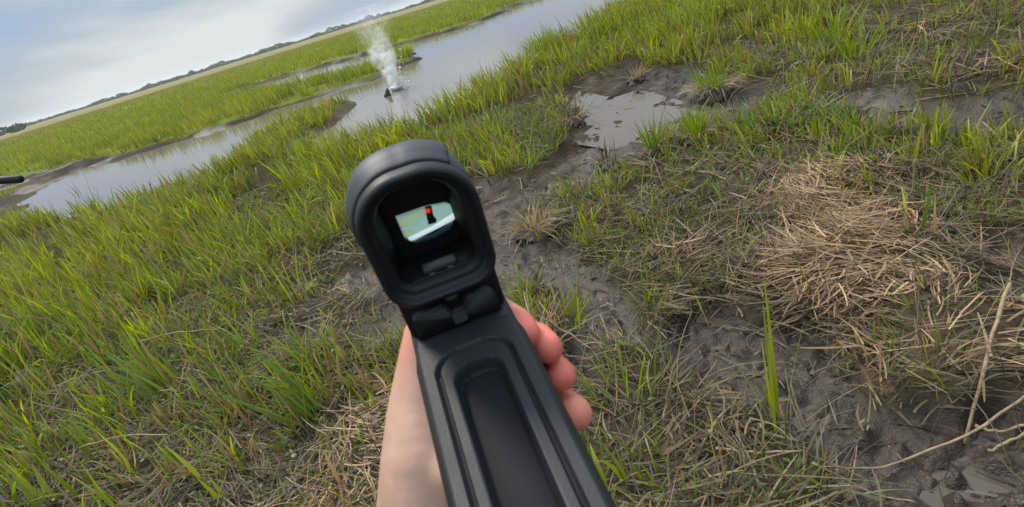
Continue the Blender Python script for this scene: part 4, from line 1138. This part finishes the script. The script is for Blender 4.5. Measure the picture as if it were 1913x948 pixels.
leaf((2.580, 3.163), 'left one of two bright broad leaves above the right hand straw', 1, 0.15, 0.026, az=0.3)
leaf((2.644, 3.063), 'right one of two bright broad leaves above the right hand straw', 1, 0.17, 0.026, az=0.3)
leaf((2.266, 2.439), 'tall broad leaf beside the fresh clump near the right edge', 1, 0.22, 0.024, az=0.4)
leaf((2.385, 2.445), 'shorter broad leaf at the right edge above the fresh clump', 1, 0.15, 0.022, az=0.5)
leaf((-2.334, 2.408), 'wide curved leaf in the tall grass at the lower left', 2, 0.24, 0.026, GRN)
leaf((-1.674, 2.488), 'twisted wide leaf in the middle of the left meadow', 2, 0.18, 0.022, GRN)
leaf((-1.279, 1.730), 'bright yellow green leaf at the bottom left of the hand', 2, 0.20, 0.022)
leaf((-2.148, 2.015), 'wide fresh leaf in the bottom left corner', 3, 0.22, 0.028, GRN)

def seedling(xy):
    x, y = xy; n = 26
    V, Q, C_ = ribbons(np.stack([rng.normal(0, 0.035, n), rng.normal(0, 0.03, n), rng.uniform(0.02, 0.06, n)], -1), rng.uniform(0, 6.28, n), rng.uniform(0.5, 1.2, n), rng.uniform(0, 0.5, n), rng.uniform(0.02, 0.035, n), rng.uniform(0.010, 0.014, n), np.array([0.15, 0.20, 0.06]) * rng.uniform(0.8, 1.2, (n, 1)), 4, root=0.3)
    V2, Q2, C2 = ribbons(np.stack([rng.normal(0, 0.008, 7), rng.normal(0, 0.008, 7), np.full(7, -0.01)], -1), rng.uniform(0, 6.28, 7), rng.uniform(0.1, 0.6, 7), rng.uniform(0.1, 0.4, 7), rng.uniform(0.05, 0.08, 7), np.full(7, 0.004), np.tile(np.array([[0.10, 0.13, 0.05]]), (7, 1)), 3)
    root = empty('seedling', (x, y, gz(x, y)))
    link('leaves', mesh_np('leaves', V, Q, None, C_), M_GREEN, root)
    link('stem', mesh_np('stem', V2, Q2, None, C2), M_GREEN, root)
    tag(root, 'small seedling with rounded pale leaves at the edge of the straw', 'seedling')
seedling((0.923, 1.423))

# ------------------------------------------------------------------ dry reed stalks lying about
M_STALK = mat_plain('dry_stalk', (0.25, 0.18, 0.105), 0.65, 0.3, 0.3, 120, var=0.28, vscale=35)
def stalk(label, pts, r0, r1, zs):
    P = []
    for (x, y), z in zip(pts, zs): P.append(Vector((x, y, gz(x, y) + z)))
    base = P[0].copy(); Q = []
    for a, b in zip(P, P[1:]):
        for k in range(5): Q.append(a.lerp(b, k / 5) - base)
    Q.append(P[-1] - base)
    for _ in range(3): Q = [Q[0]] + [(Q[i - 1] + Q[i] * 2 + Q[i + 1]) / 4 for i in range(1, len(Q) - 1)] + [Q[-1]]
    n = len(Q); rad = [(r0 + (r1 - r0) * i / (n - 1)) * (1.0 + (0.22 if i % 4 == 0 else 0)) for i in range(n)]
    Q = [q + Vector((random.gauss(0, r0 * 0.4), random.gauss(0, r0 * 0.4), random.gauss(0, r0 * 0.4))) for q in Q]
    bm = bmesh.new(); tube(bm, Q, rad, 8)
    o = link('reed_stalk', bm_mesh('reed_stalk', bm), M_STALK, loc=base)
    tag(o, label, 'reed stalk', 'dry reed stalks lying on the mud')
stalk('thickest dry stalk, leaning up near the right edge', [(1.042, 1.087), (1.235, 1.238), (1.441, 1.398)], 0.0045, 0.0060, [0.01, 0.06, 0.11])
stalk('long dry stalk running from the right edge down across the mud', [(1.306, 1.115), (1.033, 1.074), (0.786, 1.071), (0.631, 1.077)], 0.0042, 0.0025, [0.05, 0.05, 0.03, 0.02])
stalk('straight pale stalk lying level above the bottom right grass fan', [(0.395, 1.225), (0.496, 1.163), (0.601, 1.127)], 0.004, 0.003, [0.04, 0.04, 0.04])
stalk('dry stalk slanting up from the straw right of the fingertips', [(0.347, 1.231), (0.462, 1.328), (0.582, 1.398)], 0.004, 0.0035, [0.03, 0.05, 0.06])
stalk('thin stalk lying over the mud at the bottom right corner', [(0.605, 1.088), (0.720, 1.011), (0.835, 0.947)], 0.003, 0.002, [0.03, 0.02, 0.02])
stalk('short stalk crossing the foot of the thickest stalk', [(1.086, 1.108), (1.129, 1.075), (1.197, 1.051)], 0.0045, 0.004, [0.03, 0.03, 0.03])
stalk('pale stalk end below the crossing stalk at the right edge', [(1.061, 1.037), (1.122, 1.036), (1.185, 1.025)], 0.004, 0.004, [0.02, 0.03, 0.04])
stalk('bleached broken stalk standing upright in the upper straw', [(1.831, 2.287), (1.834, 2.284), (1.830, 2.273)], 0.005, 0.004, [0.0, 0.11, 0.22])
stalk('pale stalk propped beside the wet mud right of the sight', [(-0.001, 3.074), (0.112, 3.238), (0.226, 3.404)], 0.004, 0.003, [0.02, 0.04, 0.06])
stalk('dark tan stalk lying at the front edge of the big straw heap', [(1.032, 1.491), (1.039, 1.379), (1.063, 1.280)], 0.0045, 0.004, [0.03, 0.04, 0.03])
stalk('stalk lying between the fingertips and the dark mud', [(0.037, 2.192), (0.121, 2.064), (0.198, 1.939)], 0.0045, 0.0035, [0.04, 0.04, 0.03])
stalk('long pale straw lying in the middle of the left meadow', [(-2.193, 3.080), (-1.917, 2.997), (-1.627, 2.892)], 0.004, 0.0025, [0.14, 0.15, 0.15])
stalk('pale straw slanting through the tall grass at the left', [(-2.554, 2.830), (-2.390, 2.837), (-2.220, 2.823)], 0.0035, 0.0025, [0.14, 0.16, 0.17])
stalk('dry straw curving through the lower left grass', [(-2.061, 2.193), (-1.871, 2.189), (-1.604, 2.085)], 0.004, 0.003, [0.10, 0.12, 0.12])

# ------------------------------------------------------------------ the air
bm = bmesh.new(); bmesh.ops.create_cube(bm, size=1)
for v in bm.verts: v.co = Vector((v.co.x * 6800, v.co.y * 6800, -1.7 + (v.co.z + 0.5) * 17.7))
mt, nt_, N_, L_ = new_mat('air')
o_ = N_('ShaderNodeOutputMaterial'); vp = N_('ShaderNodeVolumePrincipled')
vp.inputs['Color'].default_value = (0.86, 0.91, 0.97, 1); vp.inputs['Density'].default_value = 0.0003; vp.inputs['Anisotropy'].default_value = 0.2
L_(vp.outputs['Volume'], o_.inputs['Volume'])
tag(link('haze', bm_mesh('haze', bm, False), mt), kind='stuff')
